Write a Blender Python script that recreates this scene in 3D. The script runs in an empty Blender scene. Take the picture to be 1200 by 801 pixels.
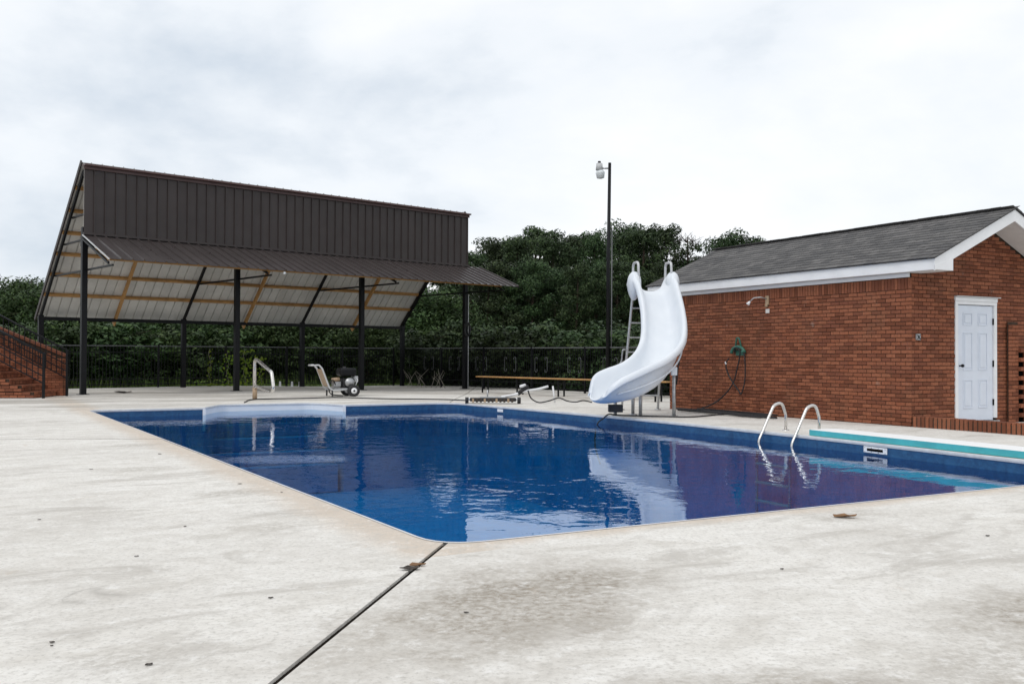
import bpy, bmesh, math, random
from mathutils import Vector, Matrix, noise as mnoise
R = math.radians
sc = bpy.context.scene
C = bpy.context.collection

# ------------------------------------------------------------------ camera
cd = bpy.data.cameras.new('camera'); cam = bpy.data.objects.new('camera', cd); C.objects.link(cam)
cd.sensor_width = 36; cd.lens = 36 * 1115 / 1200; cd.clip_start = .05; cd.clip_end = 3000
PITCH = math.atan(15.5 / 1115); ROLL = 0.004
fw = Vector((0, math.cos(PITCH), math.sin(PITCH))); u0 = Vector((0, -math.sin(PITCH), math.cos(PITCH))); r0 = Vector((1, 0, 0))
rr = r0 * math.cos(ROLL) + u0 * math.sin(ROLL); uu = u0 * math.cos(ROLL) - r0 * math.sin(ROLL)
M4 = Matrix((rr, uu, -fw)).transposed().to_4x4(); M4.translation = Vector((0, 0, 1.15))
cam.matrix_world = M4
sc.camera = cam
# ------------------------------------------------------------------ view, world, sun
sc.view_settings.view_transform = 'Standard'; sc.view_settings.look = 'None'
sc.view_settings.exposure = 0.18; sc.view_settings.gamma = 1.0; sc.view_settings.use_curve_mapping = False
SUN_EL, SUN_AZ = R(52), R(215)       # azimuth clockwise from +Y
w = bpy.data.worlds.new('World'); sc.world = w; w.use_nodes = True
nt = w.node_tree; nt.nodes.clear()
def WN(t, **k):
    n = nt.nodes.new(t)
    for a, b in k.items(): setattr(n, a, b)
    return n
wo = WN('ShaderNodeOutputWorld'); bgs = WN('ShaderNodeBackground'); bgc = WN('ShaderNodeBackground'); mx = WN('ShaderNodeMixShader')
sky = WN('ShaderNodeTexSky', sky_type='NISHITA', sun_disc=False, sun_elevation=SUN_EL, sun_rotation=SUN_AZ)
bgs.inputs['Strength'].default_value = .09
tc = WN('ShaderNodeTexCoord'); mp = WN('ShaderNodeMapping'); mp.inputs['Location'].default_value = (-4.6, -7.14, -2.05); mp.inputs['Scale'].default_value = (1.0, 1.0, 2.1)
n1 = WN('ShaderNodeTexNoise'); n1.inputs['Scale'].default_value = 1.45; n1.inputs['Detail'].default_value = 7; n1.inputs['Roughness'].default_value = .52; n1.inputs['Distortion'].default_value = .35
n2 = WN('ShaderNodeTexNoise'); n2.inputs['Scale'].default_value = 4.5; n2.inputs['Detail'].default_value = 8; n2.inputs['Roughness'].default_value = .55
ma = WN('ShaderNodeMath', operation='MULTIPLY_ADD'); ma.inputs[1].default_value = .34
cr = WN('ShaderNodeValToRGB'); e = cr.color_ramp.elements
e[0].position = .47; e[0].color = (.52, .60, .695, 1); e[1].position = .76; e[1].color = (.955, .962, .975, 1)
m_ = e.new(.62); m_.color = (.83, .868, .91, 1)
L = nt.links.new
L(tc.outputs['Generated'], mp.inputs['Vector']); L(mp.outputs[0], n1.inputs['Vector']); L(mp.outputs[0], n2.inputs['Vector'])
L(n2.outputs['Fac'], ma.inputs[0]); L(n1.outputs['Fac'], ma.inputs[2]); L(ma.outputs[0], cr.inputs['Fac'])
L(sky.outputs[0], bgs.inputs['Color']); L(cr.outputs[0], bgc.inputs['Color']); bgc.inputs['Strength'].default_value = 1.0
mx.inputs[0].default_value = .93
L(bgs.outputs[0], mx.inputs[1]); L(bgc.outputs[0], mx.inputs[2]); L(mx.outputs[0], wo.inputs['Surface'])
sd = bpy.data.lights.new('sun', 'SUN'); sd.energy = .9; sd.angle = R(24); sd.color = (1, .96, .9)
so = bpy.data.objects.new('sun', sd); C.objects.link(so)
sdir = Vector((math.sin(SUN_AZ) * math.cos(SUN_EL), math.cos(SUN_AZ) * math.cos(SUN_EL), math.sin(SUN_EL)))
so.rotation_euler = sdir.to_track_quat('Z', 'Y').to_euler()

rnd = random.Random(7)
# ------------------------------------------------------------------ helpers
class MB:
    def __init__(s): s.v = []; s.f = []
    def quad(s, *p):
        i = len(s.v); s.v += [tuple(q) for q in p]; s.f.append(tuple(range(i, i + len(p)))); return s
    def hexa(s, P):              # 8 points: bottom 0-3 ccw, top 4-7
        i = len(s.v); s.v += [tuple(q) for q in P]
        for f in ((3, 2, 1, 0), (4, 5, 6, 7), (0, 1, 5, 4), (1, 2, 6, 5), (2, 3, 7, 6), (3, 0, 4, 7)): s.f.append(tuple(i + k for k in f))
        return s
    def box(s, x0, x1, y0, y1, z0, z1):
        return s.hexa([(x0, y0, z0), (x1, y0, z0), (x1, y1, z0), (x0, y1, z0), (x0, y0, z1), (x1, y0, z1), (x1, y1, z1), (x0, y1, z1)])
    def bar(s, a, b, w, h, up=(0, 0, 1)):     # rectangular bar between two points
        a = Vector(a); b = Vector(b); d = (b - a).normalized(); up = Vector(up)
        l = d.cross(up)
        if l.length < 1e-4: l = d.cross(Vector((0, 1, 0)))
        l.normalize(); n = l.cross(d)
        l *= w / 2; n *= h / 2
        return s.hexa([a - l - n, a + l - n, b + l - n, b - l - n, a - l + n, a + l + n, b + l + n, b - l + n])
    def tube(s, pts, r, seg=10, cap=True, closed=False):
        P = [Vector(p) for p in pts]; n = len(P); i0 = len(s.v)
        rad = r if isinstance(r, (list, tuple)) else [r] * n
        prev = None
        for k in range(n):
            if closed: d = P[(k + 1) % n] - P[k - 1]
            else: d = P[min(k + 1, n - 1)] - P[max(k - 1, 0)]
            d.normalize()
            if prev is None:
                a = Vector((0, 0, 1)) if abs(d.z) < .9 else Vector((1, 0, 0)); nn = d.cross(a).normalized()
            else:
                nn = prev - d * prev.dot(d)
                nn = nn.normalized() if nn.length > 1e-6 else prev
            prev = nn; bb = d.cross(nn)
            for j in range(seg):
                t = 2 * math.pi * j / seg; s.v.append(tuple(P[k] + nn * (rad[k] * math.cos(t)) + bb * (rad[k] * math.sin(t))))
        m = n if closed else n - 1
        for k in range(m):
            k2 = (k + 1) % n
            for j in range(seg):
                j2 = (j + 1) % seg
                s.f.append((i0 + k * seg + j, i0 + k * seg + j2, i0 + k2 * seg + j2, i0 + k2 * seg + j))
        if cap and not closed:
            s.f.append(tuple(i0 + j for j in range(seg))[::-1]); s.f.append(tuple(i0 + (n - 1) * seg + j for j in range(seg)))
        return s
    def cyl(s, a, b, r, seg=16, r2=None): return s.tube([a, b], [r, r if r2 is None else r2], seg)
    def lathe(s, prof, c=(0, 0, 0), seg=20):  # (r,z) profile round z
        i0 = len(s.v)
        for r_, z in prof:
            for j in range(seg):
                t = 2 * math.pi * j / seg; s.v.append((c[0] + r_ * math.cos(t), c[1] + r_ * math.sin(t), c[2] + z))
        for k in range(len(prof) - 1):
            for j in range(seg):
                j2 = (j + 1) % seg; s.f.append((i0 + k * seg + j, i0 + k * seg + j2, i0 + (k + 1) * seg + j2, i0 + (k + 1) * seg + j))
        return s
    def mesh(s, name, mat, smooth=False):
        me = bpy.data.meshes.new(name); me.from_pydata(s.v, [], s.f); me.materials.append(mat)
        if smooth: me.polygons.foreach_set('use_smooth', [True] * len(me.polygons))
        me.update(); return me
    def build(s, name, mat, parent=None, smooth=False, bevel=0, kind=None, loc=None):
        return link(s.mesh(name, mat, smooth), name, parent, bevel, kind, loc)
def link(me, name, parent=None, bevel=0, kind=None, loc=None, rot=None):
    o = bpy.data.objects.new(name, me); C.objects.link(o); o.parent = parent
    if loc is not None: o.location = loc
    if rot is not None: o.rotation_euler = rot
    if kind: o['kind'] = kind
    if bevel:
        b = o.modifiers.new('bevel', 'BEVEL'); b.width = bevel; b.segments = 2; b.limit_method = 'ANGLE'; b.angle_limit = R(40)
    return o
def tag(o, label, cat, group=None):
    o['label'] = label; o['category'] = cat
    if group: o['group'] = group
    return o
def thing(name, label, cat, loc=(0, 0, 0), rz=0, group=None):
    o = bpy.data.objects.new(name, None); C.objects.link(o); o.location = loc; o.rotation_euler = (0, 0, rz)
    o.empty_display_size = .2
    return tag(o, label, cat, group)
def struct(o): o['kind'] = 'structure'; return o
def fillet(pts, r, n=6, closed=False):
    P = [Vector(p) for p in pts]; out = []; N = len(P)
    for i in range(N):
        if not closed and i in (0, N - 1): out.append(P[i]); continue
        a = P[i - 1] - P[i]; b = P[(i + 1) % N] - P[i]
        ri = r[i] if isinstance(r, (list, tuple)) else r
        if ri <= 0: out.append(P[i]); continue
        la, lb = a.length, b.length; a.normalize(); b.normalize()
        ang = a.angle(b); t = min(ri / math.tan(ang / 2), la * .48, lb * .48)
        p0 = P[i] + a * t; p1 = P[i] + b * t
        for k in range(n + 1):
            s = k / n; out.append(p0 * (1 - s) ** 2 + P[i] * (2 * s * (1 - s)) + p1 * s ** 2)
    return out
def smoothpath(pts, n=8):     # catmull-rom
    P = [Vector(p) for p in pts]; out = []
    for i in range(len(P) - 1):
        a = P[max(i - 1, 0)]; b = P[i]; c = P[i + 1]; d = P[min(i + 2, len(P) - 1)]
        for k in range(n):
            t = k / n
            out.append(.5 * ((2 * b) + (c - a) * t + (2 * a - 5 * b + 4 * c - d) * t * t + (3 * b - a - 3 * c + d) * t ** 3))
    out.append(P[-1]); return out

# ------------------------------------------------------------------ materials
class NT:
    def __init__(s, name):
        s.m = bpy.data.materials.new(name); s.m.use_nodes = True; s.t = s.m.node_tree
        s.b = s.t.nodes['Principled BSDF']; s.out = s.t.nodes['Material Output']
    def n(s, t, **k):
        x = s.t.nodes.new(t)
        for a, b in k.items(): setattr(x, a, b)
        return x
    def l(s, a, b): s.t.links.new(a, b)
    def coord(s, scale=(1, 1, 1), rot=0, kind='Object'):
        tcn = s.n('ShaderNodeTexCoord'); m = s.n('ShaderNodeMapping'); m.inputs['Scale'].default_value = scale; m.inputs['Rotation'].default_value = (0, 0, rot)
        s.l(tcn.outputs[kind], m.inputs['Vector']); return m.outputs[0]
    def noise(s, vec, scale, detail=5, rough=.55, dist=0):
        x = s.n('ShaderNodeTexNoise'); x.inputs['Scale'].default_value = scale; x.inputs['Detail'].default_value = detail
        x.inputs['Roughness'].default_value = rough; x.inputs['Distortion'].default_value = dist
        if vec is not None: s.l(vec, x.inputs['Vector'])
        return x.outputs['Fac']
    def ramp(s, fac, *st):
        x = s.n('ShaderNodeValToRGB'); el = x.color_ramp.elements
        while len(el) < len(st): el.new(.5)
        for i, (p, c) in enumerate(st):
            el[i].position = p; el[i].color = (c, c, c, 1) if isinstance(c, (int, float)) else (*c, 1)
        s.l(fac, x.inputs['Fac']); return x.outputs[0]
    def mix(s, fac, a, b, mode='MIX'):
        x = s.n('ShaderNodeMix', data_type='RGBA', blend_type=mode)
        for sock, v in ((x.inputs[0], fac), (x.inputs[6], a), (x.inputs[7], b)):
            if isinstance(v, (int, float)): sock.default_value = v
            elif isinstance(v, tuple): sock.default_value = (*v, 1)
            else: s.l(v, sock)
        return x.outputs[2]
    def math(s, op, a, b=None, c=None):
        x = s.n('ShaderNodeMath', operation=op)
        for i, v in enumerate((a, b, c)):
            if v is None: continue
            if isinstance(v, (int, float)): x.inputs[i].default_value = v
            else: s.l(v, x.inputs[i])
        return x.outputs[0]
    def col(s, v):
        if isinstance(v, tuple): s.b.inputs['Base Color'].default_value = (*v, 1)
        else: s.l(v, s.b.inputs['Base Color'])
    def set(s, rough=None, metal=None, spec=None):
        for k, v in (('Roughness', rough), ('Metallic', metal), ('Specular IOR Level', spec)):
            if v is None: continue
            if isinstance(v, (int, float)): s.b.inputs[k].default_value = v
            else: s.l(v, s.b.inputs[k])
    def bump(s, h, strength=.3, dist=.02):
        x = s.n('ShaderNodeBump'); x.inputs['Strength'].default_value = strength; x.inputs['Distance'].default_value = dist
        s.l(h, x.inputs['Height']); s.l(x.outputs[0], s.b.inputs['Normal']); return x
    def rand(s):                   # differs per object and per loose piece
        o = s.n('ShaderNodeObjectInfo'); g = s.n('ShaderNodeNewGeometry')
        return s.math('FRACT', s.math('ADD', o.outputs['Random'], g.outputs['Random Per Island']))

def simple(name, c, rough=.5, metal=0, var=.12, scale=6, spec=.5, bump=0):
    k = NT(name); v = k.coord(); f = k.noise(v, scale, 6, .6)
    lo = tuple(x * (1 - var) for x in c); hi = tuple(min(1, x * (1 + var)) for x in c)
    k.col(k.ramp(f, (.3, lo), (.7, hi))); k.set(rough, metal, spec)
    if bump: k.bump(k.noise(v, scale * 8, 4), bump, .005)
    return k.m
M = {}
# pool axes
E1 = Vector((-.5135, .858, 0)); E2 = Vector((.858, .5135, 0))
NL, NR, FL, FR = Vector((-.43, 5.74, 0)), Vector((6.30, 9.48, 0)), Vector((-8.62, 19.35, 0)), Vector((-1.45, 23.2, 0))

def concrete():
    k = NT('concrete_deck'); v = k.coord(); vs = k.coord((1, 1, 1), R(-35))
    st = k.n('ShaderNodeMapping'); st.inputs['Scale'].default_value = (.6, 1.4, 1); k.l(vs, st.inputs['Vector'])
    big = k.noise(v, .55, 6, .6, .4); mid = k.noise(st.outputs[0], 2.2, 8, .62, .6); fine = k.noise(v, 38, 8, .7); speck = k.noise(v, 120, 3, .6)
    c = k.ramp(mid, (.26, (.57, .54, .49)), (.46, (.70, .675, .63)), (.68, (.77, .75, .71)))
    c = k.mix(k.ramp(big, (.44, 0), (.70, .5)), c, (.52, .49, .45))
    # grey worn patches
    pm = k.noise(st.outputs[0], 1.1, 9, .68, 1.2)
    c = k.mix(k.ramp(pm, (.525, 0), (.63, .62)), c, (.42, .39, .35))
    # brownish dirt beside the long joint
    def blob(x, y, rx, ry, rot):
        d = k.n('ShaderNodeMapping', vector_type='TEXTURE'); d.inputs['Location'].default_value = (x, y, 0); d.inputs['Rotation'].default_value = (0, 0, rot); d.inputs['Scale'].default_value = (rx, ry, 4)
        k.l(v, d.inputs['Vector']); ln = k.n('ShaderNodeVectorMath', operation='LENGTH'); k.l(d.outputs[0], ln.inputs[0])
        return k.ramp(k.math('ADD', ln.outputs['Value'], k.math('MULTIPLY_ADD', k.noise(v, 3.5, 8, .7), 1.5, -.75)), (.35, 1), (1.05, 0))
    bl = k.math('MAXIMUM', blob(.0, 4.4, 1.3, .75, R(60)), blob(.55, 3.0, 1.1, .5, R(30)))
    bl = k.math('MAXIMUM', bl, blob(2.6, 4.4, 1.0, .45, R(25)))
    bl = k.math('MAXIMUM', bl, blob(4.1, 6.6, 1.0, .4, R(30)))
    gr = k.ramp(k.noise(v, 22, 7, .72), (.40, 0), (.60, 1))
    c = k.mix(k.math('MULTIPLY', k.math('MULTIPLY', bl, k.math('MULTIPLY_ADD', gr, .55, .42)), 1.0), c, (.30, .262, .215))
    # tan stain along the pool edge
    def line(p, n_, w0, w1, al):
        d = k.n('ShaderNodeVectorMath', operation='SUBTRACT'); k.l(v, d.inputs[0]); d.inputs[1].default_value = p
        q = k.n('ShaderNodeVectorMath', operation='DOT_PRODUCT'); k.l(d.outputs[0], q.inputs[0]); q.inputs[1].default_value = n_
        a = k.math('ADD', k.math('ABSOLUTE', q.outputs['Value']), k.math('MULTIPLY_ADD', k.noise(v, 2.3, 6, .65), .35, -.17))
        q2 = k.n('ShaderNodeVectorMath', operation='DOT_PRODUCT'); k.l(d.outputs[0], q2.inputs[0]); q2.inputs[1].default_value = al
        return k.math('MULTIPLY', k.ramp(a, (w0, 1), (w1, 0)), k.math('GREATER_THAN', q2.outputs['Value'], -.25))
    nl = (FL - NL).normalized(); nn = (NR - NL).normalized(); nr = (FR - NR).normalized()
    ed = k.math('MAXIMUM', line(tuple(NL), (-nl.y, nl.x, 0), .16, .42, tuple(nl)), line(tuple(NL), (-nn.y, nn.x, 0), .05, .22, tuple(nn)))
    ed = k.math('MAXIMUM', ed, line(tuple(FR), (-nr.y, nr.x, 0), .1, .5, tuple(-nr)))
    c = k.mix(k.math('MULTIPLY', ed, .8), c, (.58, .49, .40))
    c = k.mix(k.ramp(k.noise(v, 1.7, 7, .7, .5), (.64, 0), (.74, .6)), c, (.50, .40, .30))
    for bx, by, br, bs_ in ((-3.7, 9.5, .55, .6), (-2.3, 7.9, .4, .7), (-4.7, 12.0, .5, .6), (-1.6, 6.4, .35, .5), (3.4, 5.2, .8, .55), (1.3, 2.9, .6, .6), (2.4, 6.9, .5, .5), (-1.5, 3.6, .3, .5), (5.4, 7.4, .7, .6), (2.0, 3.6, .9, .6), (3.2, 4.0, .7, .6), (.4, 4.9, .5, .7), (-.1, 4.6, .35, .8)):
        c = k.mix(k.math('MULTIPLY', k.math('MULTIPLY', blob(bx, by, br, br * .55, R(28)), k.math('MULTIPLY_ADD', gr, .7, .15)), bs_), c, (.25, .215, .17))
    # mildew streaks on the far deck
    sb = k.n('ShaderNodeVectorMath', operation='SUBTRACT'); k.l(v, sb.inputs[0]); sb.inputs[1].default_value = tuple(FL)
    dt = k.n('ShaderNodeVectorMath', operation='DOT_PRODUCT'); k.l(sb.outputs[0], dt.inputs[0]); fdn = (FR - FL).normalized(); dt.inputs[1].default_value = (-fdn.y, fdn.x, 0)
    fv = k.n('ShaderNodeMapping'); fv.inputs['Scale'].default_value = (.07, .34, 1); k.l(k.coord((1, 1, 1), R(-24)), fv.inputs['Vector'])
    c = k.mix(k.math('MULTIPLY', k.ramp(dt.outputs['Value'], (.0, 0), (.9, .8)), k.ramp(k.noise(fv.outputs[0], 2.4, 7, .66, .4), (.46, 0), (.58, 1))), c, (.33, .305, .27))
    # hairline cracks
    vo = k.n('ShaderNodeTexVoronoi', feature='DISTANCE_TO_EDGE'); vo.inputs['Scale'].default_value = .32
    dis = k.n('ShaderNodeVectorMath', operation='MULTIPLY_ADD'); nz = k.n('ShaderNodeTexNoise'); nz.inputs['Scale'].default_value = 1.6; nz.inputs['Detail'].default_value = 6; k.l(v, nz.inputs['Vector'])
    k.l(nz.outputs['Color'], dis.inputs[0]); dis.inputs[1].default_value = (.9, .9, 0); k.l(v, dis.inputs[2]); k.l(dis.outputs[0], vo.inputs['Vector'])
    cm = k.math('MULTIPLY', k.ramp(vo.outputs['Distance'], (.0, 1), (.006, 0)), k.ramp(k.noise(v, .8, 3), (.60, 0), (.68, .45)))
    c = k.mix(cm, c, (.2, .18, .16))
    md = k.noise(v, 9, 8, .72, .3); c = k.mix(k.ramp(md, (.34, .55), (.50, 0)), c, (.52, .495, .455)); c = k.mix(k.ramp(md, (.54, 0), (.68, .5)), c, (.84, .83, .81))
    c = k.mix(k.ramp(fine, (.32, .7), (.50, 0)), c, (.40, .38, .345))
    c = k.mix(k.ramp(speck, (.68, 0), (.76, .55)), c, (.22, .2, .18))
    k.col(c); k.set(.86, 0, .25); k.bump(k.math('ADD', fine, k.math('MULTIPLY', speck, .6)), .35, .004)
    return k.m
M['conc'] = concrete()
def brick_mat(name, a, b, c_, mott=.5):
    k = NT(name); r = k.rand(); v = k.coord()
    c = k.ramp(r, (0, a), (.35, b), (.7, c_), (1, tuple(x * .62 for x in a)))
    g = k.n('ShaderNodeNewGeometry'); f = k.noise(g.outputs['Position'], 26, 6, .7)
    c = k.mix(k.ramp(f, (.35, mott), (.6, 0)), c, tuple(x * .5 for x in a))
    big = k.noise(g.outputs['Position'], 1.1, 5, .6, .6)
    c = k.mix(k.ramp(big, (.5, 0), (.74, .38)), c, (.15, .085, .052))
    c = k.mix(k.ramp(k.noise(g.outputs['Position'], 3.2, 7, .7), (.64, 0), (.72, .45)), c, (.36, .27, .22))
    k.col(c); k.set(.88, 0, .2); k.bump(f, .5, .004); return k.m
M['brick'] = brick_mat('red_brick', (.265, .092, .049), (.325, .123, .067), (.20, .072, .043))
M['mortar'] = simple('mortar', (.055, .037, .028), .95, 0, .4, 9, .1, .4)
M['white'] = simple('white_paint', (.78, .79, .81), .45, 0, .05, 3)
M['coping'] = simple('grey_white_coping', (.60, .61, .62), .5, 0, .12, 6)
M['soffit'] = simple('soffit_vinyl', (.62, .60, .58), .6, 0, .06, 4)
M['door'] = simple('door_paint', (.66, .71, .80), .35, 0, .04, 4)
M['black'] = simple('black_steel', (.005, .0055, .007), .45, 0, .3, 5, .22)
M['railgrey'] = simple('rail_sheen_grey', (.11, .115, .12), .4, 0, .2, 4)  # fence rail's sky reflection put into the colour; plain grey on the conduit
M['blackmatt'] = simple('black_rubber', (.012, .012, .014), .6, 0, .3, 8)
M['grey'] = simple('grey_plate', (.5, .51, .52), .5, 0, .12, 30)
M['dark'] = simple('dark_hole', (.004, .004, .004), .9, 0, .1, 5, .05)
M['paletube'] = simple('pale_painted_tube', (.55, .56, .57), .4, .2, .1, 10)
M['tan'] = simple('tan_plastic', (.35, .25, .16), .55, 0, .15, 20)
M['galv'] = simple('galvanised', (.42, .43, .44), .42, .75, .2, 12)
M['wood'] = simple('yellow_pine', (.44, .24, .085), .65, 0, .25, 3.5)
M['turq'] = simple('turquoise_gelcoat', (.06, .42, .47), .4, 0, .12, 5)
M['boardtop'] = simple('board_top', (.80, .80, .80), .7, 0, .04, 40, .3, .25)
M['liner'] = None
def steel():
    k = NT('stainless'); f = k.noise(k.coord((1, 1, 1)), 14, 5); k.col((.66, .64, .62)); k.set(k.ramp(f, (.3, .16), (.7, .34)), 1.0); return k.m
M['steel'] = steel()
def liner():
    k = NT('vinyl_liner'); v = k.coord(); a = k.n('ShaderNodeTexVoronoi'); a.inputs['Scale'].default_value = 16; k.l(k.coord((1, 1, 2.0)), a.inputs['Vector'])
    f = k.noise(v, 9, 7, .7, .8); c = k.ramp(f, (.3, (.006, .042, .125)), (.5, (.013, .075, .19)), (.68, (.026, .12, .26)))
    c = k.mix(.35, c, k.mix(a.outputs['Color'], (.006, .045, .13), (.018, .11, .24)))
    k.col(c); k.set(.42, 0, .4); return k.m
M['liner'] = liner()
def liner_deep():
    k = NT('pale_blue_liner_floor'); f = k.noise(k.coord(), 3, 6, .65, .6); k.col(k.ramp(f, (.3, (.014, .29, .50)), (.7, (.026, .41, .65)))); k.set(.5, 0, .3); return k.m
M['deep'] = liner_deep()
def water():
    k = NT('pool_water'); k.t.nodes.remove(k.b)
    v = k.coord((1, 1, 1), R(-60)); tr = k.n('ShaderNodeBsdfTransparent'); tr.inputs[0].default_value = (.12, .70, .92, 1)
    gl = k.n('ShaderNodeBsdfGlossy'); gl.inputs['Roughness'].default_value = .008; gl.inputs['Color'].default_value = (.90, .95, 1, 1)
    fr = k.n('ShaderNodeFresnel'); fr.inputs['IOR'].default_value = 1.333
    calm = k.ramp(k.noise(v, .28, 3, .5, .3), (.36, .10), (.62, 1))
    h = k.math('ADD', k.noise(k.coord((1, 1.0, 1), R(-10)), 2.6, 3, .5, .3), k.math('MULTIPLY', k.noise(v, 8, 2, .5, .2), .13))
    h = k.math('MULTIPLY', h, calm)
    # return jet stirring the surface
    d = k.n('ShaderNodeMapping', vector_type='TEXTURE'); d.inputs['Location'].default_value = (-2.8, 11.9, -.16); d.inputs['Rotation'].default_value = (0, 0, R(4)); d.inputs['Scale'].default_value = (1.0, .6, 4)
    k.l(k.coord(), d.inputs['Vector']); ln = k.n('ShaderNodeVectorMath', operation='LENGTH'); k.l(d.outputs[0], ln.inputs[0])
    jet = k.math('MULTIPLY', k.ramp(ln.outputs['Value'], (.1, 1), (1.0, 0)), k.ramp(k.noise(k.coord((1, 1.6, 1)), 13, 3, .6), (.45, 0), (.62, 1)))
    h = k.math('ADD', h, k.math('MULTIPLY', jet, .55))
    bp = k.n('ShaderNodeBump'); bp.inputs['Strength'].default_value = .24; bp.inputs['Distance'].default_value = .04; k.l(h, bp.inputs['Height'])
    k.l(bp.outputs[0], gl.inputs['Normal']); k.l(bp.outputs[0], fr.inputs['Normal'])
    m = k.n('ShaderNodeMixShader'); k.l(fr.outputs[0], m.inputs[0]); k.l(tr.outputs[0], m.inputs[1]); k.l(gl.outputs[0], m.inputs[2]); k.l(m.outputs[0], k.out.inputs['Surface'])
    return k.m
M['water'] = water()
def fibre():
    k = NT('white_fibreglass'); f = k.noise(k.coord(), 2.4, 5); k.col(k.ramp(f, (.3, (.68, .72, .77)), (.7, (.75, .785, .825)))); k.set(.34, 0, .5); return k.m
M['fibre'] = fibre()
def metal_panel(name, c, rough):
    k = NT(name); g = k.n('ShaderNodeNewGeometry'); r = k.rand(); f = k.noise(g.outputs['Position'], 1.3, 6, .6)
    vs_ = k.n('ShaderNodeMapping'); vs_.inputs['Scale'].default_value = (1, 1, .08); k.l(g.outputs['Position'], vs_.inputs['Vector']); stk = k.noise(vs_.outputs[0], 14, 4, .6); s = k.math('ADD', k.math('MULTIPLY_ADD', r, .16, .80), k.math('MULTIPLY', stk, .24)); c1 = k.ramp(f, (.3, tuple(x * .88 for x in c)), (.7, tuple(x * 1.12 for x in c)))
    x = k.n('ShaderNodeVectorMath', operation='SCALE'); k.l(c1, x.inputs[0]); k.l(s, x.inputs['Scale']); k.col(x.outputs[0])
    k.set(k.ramp(k.noise(g.outputs['Position'], 3, 4), (.3, rough - .06), (.7, rough + .08)), 0, .5); return k.m
M['brown'] = metal_panel('brown_metal_siding', (.033, .024, .0225), .50)
M['awn'] = metal_panel('brown_metal_awning', (.055, .046, .0455), .32)
M['redtrim'] = metal_panel('red_brown_trim', (.075, .035, .032), .4)
M['under'] = metal_panel('white_panel_underside', (.62, .61, .58), .55)
def shingle():
    k = NT('asphalt_shingle'); r = k.rand(); g = k.n('ShaderNodeNewGeometry')
    c = k.ramp(r, (0, (.11, .108, .11)), (.35, (.14, .137, .137)), (.7, (.165, .16, .158)), (1, (.20, .193, .19)))
    f = k.noise(g.outputs['Position'], 90, 4, .7); c = k.mix(k.ramp(f, (.35, .6), (.6, 0)), c, (.05, .05, .052))
    k.col(c); k.set(.95, 0, .15); k.bump(f, .5, .004); return k.m
M['shingle'] = shingle()
def grass():
    k = NT('grass_ground'); v = k.coord(); f = k.noise(v, .25, 6, .6); f2 = k.noise(v, 14, 6, .7)
    c = k.ramp(f, (.3, (.022, .040, .010)), (.7, (.05, .078, .018))); c = k.mix(k.ramp(f2, (.35, .6), (.65, 0)), c, (.02, .035, .01))
    k.col(c); k.set(.95, 0, .1); k.bump(f2, .8, .05); return k.m
M['grass'] = grass()
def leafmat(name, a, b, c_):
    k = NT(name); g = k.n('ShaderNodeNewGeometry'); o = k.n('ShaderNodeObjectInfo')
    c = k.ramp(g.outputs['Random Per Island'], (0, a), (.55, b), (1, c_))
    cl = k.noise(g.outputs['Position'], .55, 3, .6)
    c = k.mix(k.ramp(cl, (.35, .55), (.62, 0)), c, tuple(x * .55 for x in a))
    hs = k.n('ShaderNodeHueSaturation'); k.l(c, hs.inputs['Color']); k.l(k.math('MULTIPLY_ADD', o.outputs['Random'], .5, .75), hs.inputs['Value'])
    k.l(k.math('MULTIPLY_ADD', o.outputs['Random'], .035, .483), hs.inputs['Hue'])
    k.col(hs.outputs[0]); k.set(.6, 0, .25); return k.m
M['pine'] = leafmat('pine_needles', (.018, .036, .013), (.036, .064, .022), (.07, .11, .036))
M['broad'] = leafmat('broad_leaves', (.022, .046, .013), (.042, .078, .021), (.08, .125, .036))
M['deadleaf'] = leafmat('brown_twigs', (.035, .027, .022), (.055, .042, .034), (.075, .06, .05))
M['vine'] = leafmat('vine_leaves', (.10, .17, .012), (.16, .25, .02), (.24, .32, .03))
M['bark'] = simple('bark', (.06, .045, .035), .95, 0, .35, 5, .1, .5)
M['drystem'] = simple('dry_stem', (.26, .24, .20), .9, 0, .2, 8)
M['leafbrown'] = simple('dead_leaf', (.20, .105, .045), .8, 0, .3, 30)
M['debris'] = simple('dark_debris', (.045, .035, .028), .9, 0, .5, 30)
M['jointdark'] = simple('dark_joint_filler', (.016, .013, .010), .95, 0, .5, 20, .05)
M['green'] = simple('green_plastic', (.03, .13, .095), .45, 0, .15, 12)
M['glass'] = simple('lamp_glass', (.62, .66, .68), .25, 0, .1, 10)

# ------------------------------------------------------------------ ground and deck
def gz(x, y):
    t = (x + 12.04) * .7467 + (y - 26.73) * .6652
    s = min(1, max(0, (t - 5.5) / 6.5)); return -.12 * s * s * (3 - 2 * s)
g = MB(); zz = -.22; big = 900
ix0, ix1, iy0, iy1 = -12, 9, 3, 27
g.quad((-big, -60, zz), (big, -60, zz), (big, iy0, zz), (-big, iy0, zz)); g.quad((-big, iy1, zz), (big, iy1, zz), (big, big, zz), (-big, big, zz))
g.quad((-big, iy0, zz), (ix0, iy0, zz), (ix0, iy1, zz), (-big, iy1, zz)); g.quad((ix1, iy0, zz), (big, iy0, zz), (big, iy1, zz), (ix1, iy1, zz))
struct(g.build('ground', M['grass']))

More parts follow.
